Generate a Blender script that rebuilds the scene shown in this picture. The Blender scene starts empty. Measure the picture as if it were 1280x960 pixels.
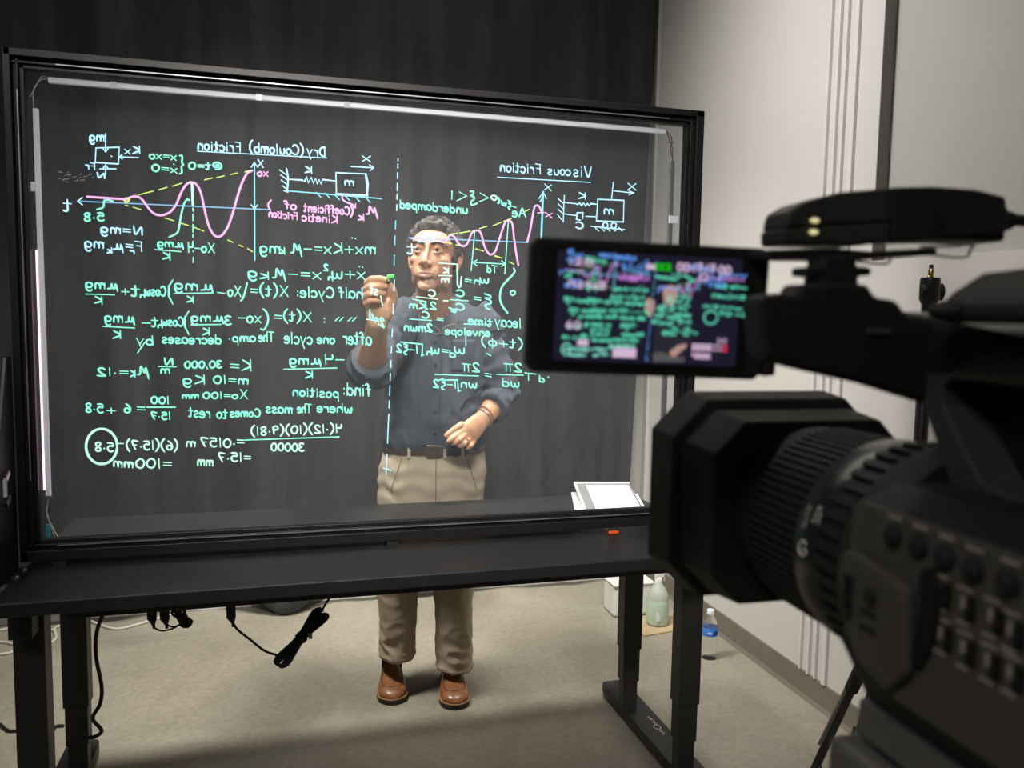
import bpy, bmesh, math, random
import numpy as np
from mathutils import Vector, Matrix, noise
from mathutils.bvhtree import BVHTree
random.seed(7)
C = bpy.context.scene.collection
PI = math.pi
# ------------------------------------------------------------------ camera, world, lights
FPX = 1020.0
CAM = np.array([0.58341, -2.22511, 1.42934])
RX, RY, RZ = -0.08748684, -0.0170781, -0.27367163
def _rot(rx, ry, rz):
    c, s = math.cos, math.sin
    X = np.array([[1,0,0],[0,c(rx),-s(rx)],[0,s(rx),c(rx)]])
    Y = np.array([[c(ry),0,s(ry)],[0,1,0],[-s(ry),0,c(ry)]])
    Z = np.array([[c(rz),-s(rz),0],[s(rz),c(rz),0],[0,0,1]])
    return Z @ X @ Y
ROT = _rot(RX, RY, RZ)
cam = bpy.data.cameras.new('camera'); camo = bpy.data.objects.new('camera', cam); C.objects.link(camo)
_m = np.eye(4); _m[:3,0] = ROT[:,0]; _m[:3,1] = ROT[:,2]; _m[:3,2] = -ROT[:,1]; _m[:3,3] = CAM
camo.matrix_world = Matrix(_m.tolist())
cam.sensor_width = 36; cam.lens = 36*FPX/1280; cam.clip_start = 0.02
cam.dof.use_dof = True; cam.dof.focus_distance = 2.45; cam.dof.aperture_fstop = 10.5
S = bpy.context.scene; S.camera = camo
w = bpy.data.worlds.new('World'); S.world = w; w.use_nodes = True
w.node_tree.nodes['Background'].inputs[0].default_value = (0.9, 0.95, 1.0, 1); w.node_tree.nodes['Background'].inputs[1].default_value = 0.10
S.view_settings.view_transform = 'Standard'; S.view_settings.look = 'None'
S.view_settings.exposure = 0.0; S.view_settings.gamma = 1.0; S.view_settings.use_curve_mapping = False
def area(name, loc, target, sx, sy, power, col, spread=180):
    l = bpy.data.lights.new(name, 'AREA'); l.shape = 'RECTANGLE'; l.size = sx; l.size_y = sy
    l.energy = power; l.color = col; l.spread = math.radians(spread)
    o = bpy.data.objects.new(name, l); C.objects.link(o); o.location = loc
    o.rotation_euler = (Vector(target)-Vector(loc)).to_track_quat('-Z', 'Y').to_euler()
    return o
area('panel_or_fill', (1.55, 0.40, 3.25), (1.10, 1.10, 0.6), 0.45, 0.35, 20, (1.0, 0.95, 0.87), 82)
area('panel_or_fill', (0.15, 0.40, 3.25), (0.95, 1.10, 0.6), 0.45, 0.35, 26, (1.0, 0.95, 0.87), 90)
area('panel_or_fill', (0.40, -2.80, 3.38), (1.12, 0.60, 0.98), 0.7, 0.4, 9.5, (1.0, 0.95, 0.90), 36)  # narrow fill added behind the camera to brighten the man's front
area('ceiling_or_fill', (0.9, 0.45, 3.5), (0.9, 0.6, 0), 2.0, 0.4, 15, (1.0, 0.95, 0.88), 165)
area('ceiling_or_fill', (1.10, 0.35, 3.5), (2.47, 0.35, 2.45), 0.3, 2.6, 21, (1.0, 0.96, 0.91), 92)  # unseen wall washer, added to even out the right wall
area('ceiling_or_fill', (-0.9, -3.0, 3.5), (0.9, -1.6, 1.0), 1.4, 0.6, 30, (1.0, 0.95, 0.9), 180)  # unseen fill added on the camera side to lift the camcorder's blacks

# ------------------------------------------------------------------ geometry helpers
def ray(x, y): return ROT @ np.array([(x-640)/FPX, 1, -(y-480)/FPX])
def atY(x, y, Y):
    d = ray(x, y); return Vector(CAM + (Y-CAM[1])/d[1]*d)
def atZ(x, y, z):
    d = ray(x, y); return Vector(CAM + (z-CAM[2])/d[2]*d)
def atX(x, y, X):
    d = ray(x, y); return Vector(CAM + (X-CAM[0])/d[0]*d)

class MB:
    def __init__(s): s.v = []; s.f = []; s.mi = []; s.m = 0
    def add(s, vs, fs):
        b = len(s.v); s.v += [tuple(p) for p in vs]; s.f += [tuple(i+b for i in f) for f in fs]; s.mi += [s.m]*len(fs); return s
    def box(s, c, d, rot=None):
        x, y, z = [k/2 for k in d]
        P = [Vector(p) for p in ((-x,-y,-z),(x,-y,-z),(x,y,-z),(-x,y,-z),(-x,-y,z),(x,-y,z),(x,y,z),(-x,y,z))]
        if rot is not None: P = [rot @ p for p in P]
        return s.add([p+Vector(c) for p in P], [(0,3,2,1),(4,5,6,7),(0,1,5,4),(1,2,6,5),(2,3,7,6),(3,0,4,7)])
    def span(s, a, b):
        return s.box([(a[i]+b[i])/2 for i in range(3)], [abs(b[i]-a[i]) for i in range(3)])
    def prism(s, poly, axis, a, b):
        n = len(poly)
        def P(p, t):
            if axis == 'x': return (t, p[0], p[1])
            if axis == 'y': return (p[0], t, p[1])
            return (p[0], p[1], t)
        vs = [P(p, a) for p in poly] + [P(p, b) for p in poly]
        fs = [tuple(range(n)), tuple(range(2*n-1, n-1, -1))] + [(i, n+i, n+(i+1)%n, (i+1)%n) for i in range(n)]
        return s.add(vs, fs)
    def rings(s, rings, cap=True, close=True):
        n = len(rings[0]); vs = [p for r in rings for p in r]; fs = []
        for k in range(len(rings)-1):
            for i in range(n if close else n-1):
                j = (i+1) % n; fs.append((k*n+i, k*n+j, (k+1)*n+j, (k+1)*n+i))
        if cap: fs += [tuple(range(n-1, -1, -1)), tuple(range((len(rings)-1)*n, len(rings)*n))]
        return s.add(vs, fs)
    def tube(s, pts, rad, n=10, up=None, flat=1.0, cap=True, round_ends=False):
        pts = [Vector(p) for p in pts]
        if not isinstance(rad, (list, tuple)): rad = [rad]*len(pts)
        R = [(r, r*flat) if not isinstance(r, (list, tuple)) else r for r in rad]
        if round_ends:
            d0 = (pts[0]-pts[1]).normalized(); d1 = (pts[-1]-pts[-2]).normalized()
            a, b = R[0], R[-1]; na = []; nr = []
            for t in (1.0, .8, .45): 
                q = math.sqrt(max(1-t*t, .0009)); na.append(pts[0]+d0*min(a)*t); nr.append((a[0]*q, a[1]*q))
            nb = []; nq = []
            for t in (.45, .8, 1.0):
                q = math.sqrt(max(1-t*t, .0009)); nb.append(pts[-1]+d1*min(b)*t); nq.append((b[0]*q, b[1]*q))
            pts = na+pts+nb; R = nr+R+nq
        T = []
        for i in range(len(pts)):
            t = pts[min(i+1, len(pts)-1)]-pts[max(i-1, 0)]
            T.append(t.normalized() if t.length > 1e-9 else Vector((0,0,1)))
        if up is None:
            up = Vector((0,0,1)) if abs(T[0].z) < .85 else Vector((0,1,0))
        u = (Vector(up)-T[0]*Vector(up).dot(T[0])).normalized(); rings = []
        for i, p in enumerate(pts):
            u = (u-T[i]*u.dot(T[i])).normalized(); v = T[i].cross(u)
            rings.append([p+v*(R[i][0]*math.cos(a))+u*(R[i][1]*math.sin(a)) for a in [2*PI*k/n for k in range(n)]])
        return s.rings(rings, cap)
    def lathe(s, c, prof, n=24, axis='z', cap=True):
        rings = []
        for r, h in prof:
            ring = []
            for k in range(n):
                a = 2*PI*k/n; q = (r*math.cos(a), r*math.sin(a))
                ring.append(Vector(c)+Vector({'z': (q[0], q[1], h), 'y': (q[0], h, q[1]), 'x': (h, q[0], q[1])}[axis]))
            rings.append(ring)
        return s.rings(rings, cap)
    def ell(s, c, r, n=16, M=None):
        rings = []
        for i in range(1, n):
            t = PI*i/n
            rings.append([Vector((r[0]*math.sin(t)*math.cos(a), r[1]*math.sin(t)*math.sin(a), r[2]*math.cos(t))) for a in [2*PI*k/(2*n) for k in range(2*n)]])
        if M is not None: rings = [[M @ p for p in q] for q in rings]
        return s.rings([[p+Vector(c) for p in q] for q in rings])
    def build(s, name, mat, parent=None, smooth=False, bevel=0, angle=40, loc=None):
        me = bpy.data.meshes.new(name); me.from_pydata([tuple(p) for p in s.v], [], s.f)
        mats = mat if isinstance(mat, (list, tuple)) else [mat]
        for m in mats: me.materials.append(m)
        if len(mats) > 1: me.polygons.foreach_set('material_index', s.mi)
        bm = bmesh.new(); bm.from_mesh(me); bmesh.ops.recalc_face_normals(bm, faces=bm.faces); bm.to_mesh(me); bm.free()
        if smooth:
            me.polygons.foreach_set('use_smooth', [True]*len(me.polygons))
            if angle < 180: me.set_sharp_from_angle(angle=math.radians(angle))
        o = bpy.data.objects.new(name, me); C.objects.link(o)
        if parent is not None: o.parent = parent
        if loc is not None: o.location = loc
        if bevel:
            b = o.modifiers.new('bevel', 'BEVEL'); b.width = bevel; b.segments = 2; b.limit_method = 'ANGLE'; b.angle_limit = math.radians(35)
        return o

def tag(o, label=None, cat=None, group=None, kind=None):
    if label: o['label'] = label
    if cat: o['category'] = cat
    if group: o['group'] = group
    if kind: o['kind'] = kind
    return o
def empty(name, loc=(0,0,0), rz=0):
    o = bpy.data.objects.new(name, None); o.empty_display_size = .1; C.objects.link(o); o.location = loc; o.rotation_euler = (0,0,rz); return o
def cr(pts, n=6, closed=False):
    """Catmull-Rom through points (any dimension)."""
    P = [np.array(p, float) for p in pts]
    if len(P) < 3: return P
    Q = [2*P[0]-P[1]]+P+[2*P[-1]-P[-2]]
    out = []
    for i in range(1, len(Q)-2):
        for k in range(n):
            t = k/n; a, b, c, d = Q[i-1:i+3]
            out.append(.5*((2*b)+(c-a)*t+(2*a-5*b+4*c-d)*t*t+(3*b-a-3*c+d)*t**3))
    out.append(P[-1]); return out

# ------------------------------------------------------------------ materials
def new_mat(name):
    m = bpy.data.materials.new(name); m.use_nodes = True; return m, m.node_tree, m.node_tree.nodes['Principled BSDF']
def mat(name, col, rough=.5, metal=0, bump=0, bscale=200, var=0, vscale=6, spec=.5, coat=0, sss=0, emit=None, es=0, trans=0, stretch=None):
    m, t, b = new_mat(name); N = t.nodes; L = t.links
    b.inputs['Base Color'].default_value = (*col, 1); b.inputs['Roughness'].default_value = rough; b.inputs['Metallic'].default_value = metal
    b.inputs['Specular IOR Level'].default_value = spec; b.inputs['Coat Weight'].default_value = coat
    if trans: b.inputs['Transmission Weight'].default_value = trans
    if sss: b.inputs['Subsurface Weight'].default_value = sss; b.inputs['Subsurface Radius'].default_value = (.012,.005,.003); b.inputs['Subsurface Scale'].default_value = 1
    if emit: b.inputs['Emission Color'].default_value = (*emit, 1); b.inputs['Emission Strength'].default_value = es
    tc = N.new('ShaderNodeTexCoord'); mp = N.new('ShaderNodeMapping'); L.new(tc.outputs['Object'], mp.inputs[0])
    if stretch: mp.inputs['Scale'].default_value = stretch
    if var:
        n = N.new('ShaderNodeTexNoise'); n.inputs['Scale'].default_value = vscale; n.inputs['Detail'].default_value = 6; L.new(mp.outputs[0], n.inputs['Vector'])
        r = N.new('ShaderNodeValToRGB'); r.color_ramp.elements[0].position = .3; r.color_ramp.elements[1].position = .7
        r.color_ramp.elements[0].color = (*[c*(1-var) for c in col], 1); r.color_ramp.elements[1].color = (*[min(1, c*(1+var)) for c in col], 1)
        L.new(n.outputs['Fac'], r.inputs[0]); L.new(r.outputs[0], b.inputs['Base Color'])
    if bump:
        n = N.new('ShaderNodeTexNoise'); n.inputs['Scale'].default_value = bscale; n.inputs['Detail'].default_value = 4; L.new(mp.outputs[0], n.inputs['Vector'])
        u = N.new('ShaderNodeBump'); u.inputs['Strength'].default_value = bump; u.inputs['Distance'].default_value = .004
        L.new(n.outputs['Fac'], u.inputs['Height']); L.new(u.outputs[0], b.inputs['Normal'])
    return m
def glow(name, col, s):
    m, t, b = new_mat(name); b.inputs['Base Color'].default_value = (*[c*.5 for c in col], 1); b.inputs['Emission Color'].default_value = (*col, 1); b.inputs['Emission Strength'].default_value = s; return m
M = {}
M['black_alu'] = mat('black_aluminium', (.012,.011,.012), .38, .0, spec=.45)
M['alu_edge'] = mat('bare_aluminium', (.42,.42,.44), .35, .7)
M['desk'] = mat('desk_laminate', (.016,.016,.017), .45, bump=.15, bscale=500, var=.15, vscale=9, spec=.5)
M['black_steel'] = mat('powder_coated_steel', (.026,.025,.024), .5, .0, bump=.05, bscale=600, spec=.5)
M['grey_steel'] = mat('grey_foot_top', (.07,.07,.068), .4, .2)
M['wall'] = mat('painted_wall', (.60,.585,.56), .7, bump=.06, bscale=90, var=.02, vscale=2)
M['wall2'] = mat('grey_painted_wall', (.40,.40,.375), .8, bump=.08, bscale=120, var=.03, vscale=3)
M['trimw'] = mat('white_trim', (.66,.65,.63), .45)
M['stripd'] = mat('dark_grey_strip', (.22,.21,.20), .5)
M['vinyl'] = mat('vinyl_base', (.17,.15,.122), .45, var=.08, vscale=5)
M['ceil'] = mat('ceiling_tile', (.35,.35,.34), .9)
M['dark_wall'] = mat('studio_wall_dark', (.09,.09,.09), .9)
M['curtain'] = mat('black_muslin', (.034,.034,.0355), .95, bump=.5, bscale=60, var=.35, vscale=3.5, spec=.15, stretch=(3,3,.25))
M['rubber'] = mat('black_rubber', (.012,.012,.012), .6)
M['cable_black'] = mat('black_cable', (.01,.01,.01), .45)
M['cable_white'] = mat('white_cable', (.55,.53,.48), .4)
M['cam_black'] = mat('camcorder_plastic', (.022,.019,.018), .55, bump=.25, bscale=2500, spec=.35)
M['cam_gloss'] = mat('camcorder_gloss', (.02,.019,.019), .3, spec=.5)
M['cam_grey'] = mat('camcorder_grey_panel', (.085,.078,.073), .5, bump=.2, bscale=2500)
M['cam_strut'] = mat('camcorder_strut', (.045,.041,.038), .6)
M['rx_grey'] = mat('receiver_plastic', (.045,.042,.040), .45)
M['tripod_grey'] = mat('tripod_head_grey', (.13,.125,.12), .5)
M['cam_dark'] = mat('camcorder_recess', (.003,.003,.003), .7)
M['print'] = mat('printed_grey_lettering', (.45,.42,.39), .6)
M['print_w'] = mat('printed_white_lettering', (.75,.73,.70), .6)
M['brass'] = mat('brass', (.75,.55,.15), .25, 1.0)
M['chrome'] = mat('chrome', (.75,.75,.78), .2, 1.0)
M['led'] = glow('lit_indicator', (.85,.8,.4), .8)
M['marker_green'] = mat('marker_green', (.1,.75,.12), .4, emit=(.1,.7,.1), es=.15)
M['red'] = mat('red_plastic', (.75,.08,.01), .4)
M['pink'] = mat('pink_plastic', (.7,.08,.14), .4)
M['teal'] = mat('teal_connector', (.02,.35,.38), .4)
M['paper'] = mat('white_paper', (.85,.85,.86), .6)
M['greyboard'] = mat('grey_board', (.2,.2,.21), .6)
M['card'] = mat('cardboard', (.42,.33,.20), .85, var=.1, vscale=20)
M['clearp'] = mat('clear_plastic', (.9,.95,.95), .12, trans=.95); M['clearp'].node_tree.nodes['Principled BSDF'].inputs['IOR'].default_value = 1.12
M['label_blue'] = mat('blue_label', (.05,.22,.75), .4)
M['label_navy'] = mat('navy_label', (.01,.03,.25), .4)
M['label_white'] = mat('white_label', (.8,.85,.9), .4)
M['milky'] = mat('milky_plastic', (.62,.68,.60), .35, sss=.0, trans=.35)
M['milky_white'] = mat('milky_white_plastic', (.72,.74,.70), .4)
M['green_liquid'] = mat('pale_green_liquid', (.52,.66,.52), .3, trans=.2)
# concrete floor
def floor_mat():
    m, t, b = new_mat('polished_concrete'); N = t.nodes; L = t.links
    tc = N.new('ShaderNodeTexCoord')
    a = N.new('ShaderNodeTexNoise'); a.inputs['Scale'].default_value = 1.6; a.inputs['Detail'].default_value = 8; a.inputs['Roughness'].default_value = .65; a.inputs['Distortion'].default_value = .6
    c = N.new('ShaderNodeTexNoise'); c.inputs['Scale'].default_value = 45; c.inputs['Detail'].default_value = 5
    v = N.new('ShaderNodeTexVoronoi'); v.inputs['Scale'].default_value = 16
    for k in (a, c, v): L.new(tc.outputs['Object'], k.inputs['Vector'])
    r = N.new('ShaderNodeValToRGB'); e = r.color_ramp.elements; e[0].position = .3; e[0].color = (.225,.205,.162,1); e[1].position = .72; e[1].color = (.37,.345,.275,1)
    L.new(a.outputs['Fac'], r.inputs[0])
    r2 = N.new('ShaderNodeValToRGB'); e = r2.color_ramp.elements; e[0].position = .35; e[0].color = (.86,.86,.86,1); e[1].position = .75; e[1].color = (1.1,1.1,1.1,1)
    L.new(c.outputs['Fac'], r2.inputs[0])
    mx = N.new('ShaderNodeMixRGB'); mx.blend_type = 'MULTIPLY'; mx.inputs[0].default_value = 1; L.new(r.outputs[0], mx.inputs[1]); L.new(r2.outputs[0], mx.inputs[2])
    r3 = N.new('ShaderNodeValToRGB'); e = r3.color_ramp.elements; e[0].position = .015; e[0].color = (.6,.58,.5,1); e[1].position = .03; e[1].color = (0,0,0,1); L.new(v.outputs['Distance'], r3.inputs[0])
    m2 = N.new('ShaderNodeMixRGB'); m2.blend_type = 'SCREEN'; m2.inputs[0].default_value = .5; L.new(mx.outputs[0], m2.inputs[1]); L.new(r3.outputs[0], m2.inputs[2])
    L.new(m2.outputs[0], b.inputs['Base Color'])
    rr = N.new('ShaderNodeMapRange'); rr.inputs[3].default_value = .32; rr.inputs[4].default_value = .55; L.new(a.outputs['Fac'], rr.inputs[0]); L.new(rr.outputs[0], b.inputs['Roughness'])
    u = N.new('ShaderNodeBump'); u.inputs['Strength'].default_value = .12; u.inputs['Distance'].default_value = .003; L.new(c.outputs['Fac'], u.inputs['Height']); L.new(u.outputs[0], b.inputs['Normal'])
    return m
M['floor'] = floor_mat()
def glass_mat():
    m, t, b = new_mat('smudged_glass'); N = t.nodes; L = t.links; N.remove(b)
    out = N['Material Output']
    tr = N.new('ShaderNodeBsdfTransparent'); tr.inputs[0].default_value = (.965,.975,.97,1)
    gl = N.new('ShaderNodeBsdfGlossy'); gl.inputs['Roughness'].default_value = .02
    fr = N.new('ShaderNodeFresnel'); fr.inputs[0].default_value = 1.35
    m1 = N.new('ShaderNodeMixShader'); L.new(fr.outputs[0], m1.inputs[0]); L.new(tr.outputs[0], m1.inputs[1]); L.new(gl.outputs[0], m1.inputs[2])
    df = N.new('ShaderNodeBsdfTranslucent'); df.inputs[0].default_value = (.78,.85,.97,1)
    dd = N.new('ShaderNodeBsdfDiffuse'); dd.inputs[0].default_value = (.78,.85,.97,1)
    md = N.new('ShaderNodeMixShader'); md.inputs[0].default_value = .15; L.new(df.outputs[0], md.inputs[1]); L.new(dd.outputs[0], md.inputs[2])
    tc = N.new('ShaderNodeTexCoord')
    n = N.new('ShaderNodeTexNoise'); n.inputs['Scale'].default_value = 2.2; n.inputs['Detail'].default_value = 7; n.inputs['Distortion'].default_value = 1.2; L.new(tc.outputs['Object'], n.inputs['Vector'])
    mp = N.new('ShaderNodeMapping'); mp.inputs['Scale'].default_value = (3, 1, 30); mp.inputs['Rotation'].default_value = (0, .5, 0); L.new(tc.outputs['Object'], mp.inputs[0])
    n2 = N.new('ShaderNodeTexNoise'); n2.inputs['Scale'].default_value = 2; n2.inputs['Detail'].default_value = 5; L.new(mp.outputs[0], n2.inputs['Vector'])
    mu = N.new('ShaderNodeMath'); mu.operation = 'MULTIPLY'; L.new(n.outputs['Fac'], mu.inputs[0]); L.new(n2.outputs['Fac'], mu.inputs[1])
    mr = N.new('ShaderNodeMapRange'); mr.inputs[1].default_value = .12; mr.inputs[2].default_value = .42; mr.inputs[3].default_value = .031; mr.inputs[4].default_value = .042; L.new(mu.outputs[0], mr.inputs[0])
    m2 = N.new('ShaderNodeMixShader'); L.new(mr.outputs[0], m2.inputs[0]); L.new(m1.outputs[0], m2.inputs[1]); L.new(md.outputs[0], m2.inputs[2])
    L.new(m2.outputs[0], out.inputs[0]); return m
M['glass'] = glass_mat()
INK = {'b': glow('ink_pale_blue', (.45,.80,1.0), 1.2), 'g': glow('ink_green', (.26,.96,.66), 1.15), 'p': glow('ink_pink', (1.0,.42,.85), 1.1),
       'y': glow('ink_yellow', (.62,.85,.16), .95), 'c': glow('ink_cyan', (.22,.72,.90), .95), 'w': glow('ink_mint_white', (.55,1.0,.80), 1.1), 't': glow('ink_blue_axis', (.22,.52,.80), .85)}

# ------------------------------------------------------------------ the room
WX = 2.47; BY = 1.80; FLX = -2.2; FY = -4.2; CH = 3.58
def struct(o): o['kind'] = 'structure'; return o
struct(MB().span((FLX-.1,FY-.1,-.1),(WX+.25,BY+.1,0)).build('floor', M['floor']))
struct(MB().span((FLX-.1,FY-.1,CH),(WX+.25,BY+.1,CH+.08)).build('ceiling', M['ceil']))
struct(MB().span((FLX,BY,0),(WX+.2,BY+.1,CH)).build('wall_back', M['wall']))
YS = 0.095   # where the far, thicker stretch of the right wall ends
struct(MB().span((WX,YS,0),(WX+.2,BY,CH)).build('wall_right', M['wall']))
struct(MB().span((WX,FY,0),(WX+.2,YS,1.62)).build('wall_right_lower', M['wall']))
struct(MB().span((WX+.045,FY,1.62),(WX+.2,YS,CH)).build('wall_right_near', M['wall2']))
struct(MB().span((WX+.0445,YS-.004,1.621),(WX-.001,YS-.0001,CH)).build('trim_1', M['stripd']))  # dark grey strip over the end face of the wall step
struct(MB().span((FLX-.1,FY,0),(FLX,BY,CH)).build('wall_left', M['dark_wall']))
struct(MB().span((FLX,FY-.1,0),(WX+.2,FY,CH)).build('wall_front', M['dark_wall']))
# vertical channel mouldings on the right wall
for i, (y0, y1) in enumerate([(.352,.366),(.302,.318),(.262,.276),(.205,.232)]):
    struct(MB().prism([(WX,y0),(WX-.012,y0+.003),(WX-.012,y1-.003),(WX,y1)], 'z', .1, CH).build('trim_%d' % (i+2), M['trimw'], bevel=.002))
struct(MB().prism([(WX,y:=1.755),(WX-.02,y),(WX-.02,BY),(WX,BY)], 'z', .1, CH).build('trim_6', M['trimw'], bevel=.004))
def base(name, y0, y1, x):
    prof = [(x,0),(x-.016,0),(x-.012,.006),(x-.006,.016),(x-.005,.098),(x-.002,.102),(x,.102)]
    struct(MB().prism([(p[0],p[1]) for p in prof], 'y', y0, y1).build(name, M['vinyl']))
base('baseboard_right', FY, BY, WX)
struct(MB().prism([(BY,0),(BY-.016,0),(BY-.006,.016),(BY-.005,.1),(BY,.1)], 'x', FLX, WX).build('baseboard_back', M['trimw']))

# the black backdrop: a hanging cloth with vertical folds, hem lifted above the floor and sagging in one place
def backdrop():
    nx, nz = 520, 46; x0, x1 = -2.1, 2.335; vs = []; fs = []; th = []
    for j in range(nz+1):
        for i in range(nx+1):
            t = i/nx; x = x0+(x1-x0)*t
            hem = .125+.012*math.sin(x*2.1+1)+.012*math.sin(x*5.3)
            hem -= .125*math.exp(-((x-.58)/.17)**2)
            z = hem+(CH-.1-hem)*j/nz
            f = .5+.5*(1-z/CH)
            y = 1.70+.018*math.sin(x*9+.6*math.sin(x*3))*f+.012*math.sin(x*23+1.3+.5*z)*f+.02*noise.noise(Vector((x*1.7, 0, z*.6)))
            y += .006*noise.noise(Vector((x*6, 1, z*5)))
            y -= .10*math.exp(-((x-.58)/.20)**2)*max(0, 1-z/.22)**2
            vs.append((x+.033*(z-.5)*max(0, (x-1.6)/.75), y, z))
    for j in range(nz):
        for i in range(nx):
            a = j*(nx+1)+i; fs.append((a, a+1, a+nx+2, a+nx+1))
    o = MB().add(vs, fs).build('backdrop_curtain', M['curtain'], smooth=True, angle=180)
    s = o.modifiers.new('thickness', 'SOLIDIFY'); s.thickness = .003
    tag(o, 'black cloth backdrop hanging across the back wall behind the man', 'curtain')
backdrop()
g = MB().tube([(-2.15,1.735,CH-.1),(2.45,1.735,CH-.1)], .016, 10).build('backdrop_rail', M['black_steel'], bpy.data.objects['backdrop_curtain'])

# ------------------------------------------------------------------ the desk
TZ = .785; TH = .034; DX0, DX1 = -.032, 1.795; DY0, DY1 = -.285, .47
desk = tag(empty('standing_desk', ((DX0+DX1)/2, .1, 0)), 'long black standing desk carrying the glass board', 'desk')
def W(o, parent):           # keep world coordinates when parented to a moved empty
    o.parent = parent; o.location = -parent.location; return o
W(MB().span((DX0,DY0,TZ-TH),(DX1,DY1,TZ)).build('desktop', M['desk'], bevel=.004), desk)
W(MB().span((.1,-.19,TZ-TH-.045),(1.66,-.15,TZ-TH)).build('crossbar', M['black_steel'], bevel=.003), desk)
W(MB().span((.1,.30,TZ-TH-.045),(1.66,.34,TZ-TH)).build('crossbar', M['black_steel'], bevel=.003), desk)
def leg(xc, yc, sx):
    b = MB(); b.span((xc-.034,yc-.030,.275),(xc+.034,yc+.030,TZ-TH))
    o = W(b.build('leg', M['black_steel'], bevel=.003), desk)
    p = MB().span((xc-.030,yc-.026,.16),(xc+.030,yc+.025,.28)).build('leg_section', M['black_steel'], o, bevel=.002)
    p = MB().span((xc-.026,yc-.022,.05),(xc+.026,yc+.020,.17)).build('leg_section', M['black_steel'], o, bevel=.002)
for xc in (0.0, 1.735):
    for yc in (-.10, .31): leg(xc, yc, 1)
    xf = xc+(-.035 if xc < 1 else .035)
    ft = W(MB().prism([(xf-.048,-.27),(xf-.048,.50),(xf-.042,.525),(xf-.03,.535),(xf+.03,.535),(xf+.042,.525),(xf+.048,.50),(xf+.048,-.27),(xf+.036,-.29),(xf-.036,-.29)], 'z', .016, .05).build('foot', M['black_steel'], bevel=.003), desk)
    for yy in (-.24, .49):
        MB().lathe((xf,yy,0), [(.02,0),(.022,.004),(.022,.01),(.008,.012),(.008,.018)], 16).build('levelling_pad', M['pink'] if (xc > 1 and yy > 0) else M['rubber'], ft, smooth=True)
        MB().lathe((xf-.018,yy+.01,.05), [(.007,0),(.006,.002)], 12).build('screw', M['chrome'], ft)
    # trapezoid side bracket under the top
    z1 = TZ-TH
    W(MB().prism([(-.19,z1),(-.19,z1-.085),(-.135,z1-.085),(.05,z1-.03),(.34,z1-.03),(.34,z1)], 'x', xc-.025, xc+.025).build('support_arm', M['black_steel'], bevel=.002), desk)
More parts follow.
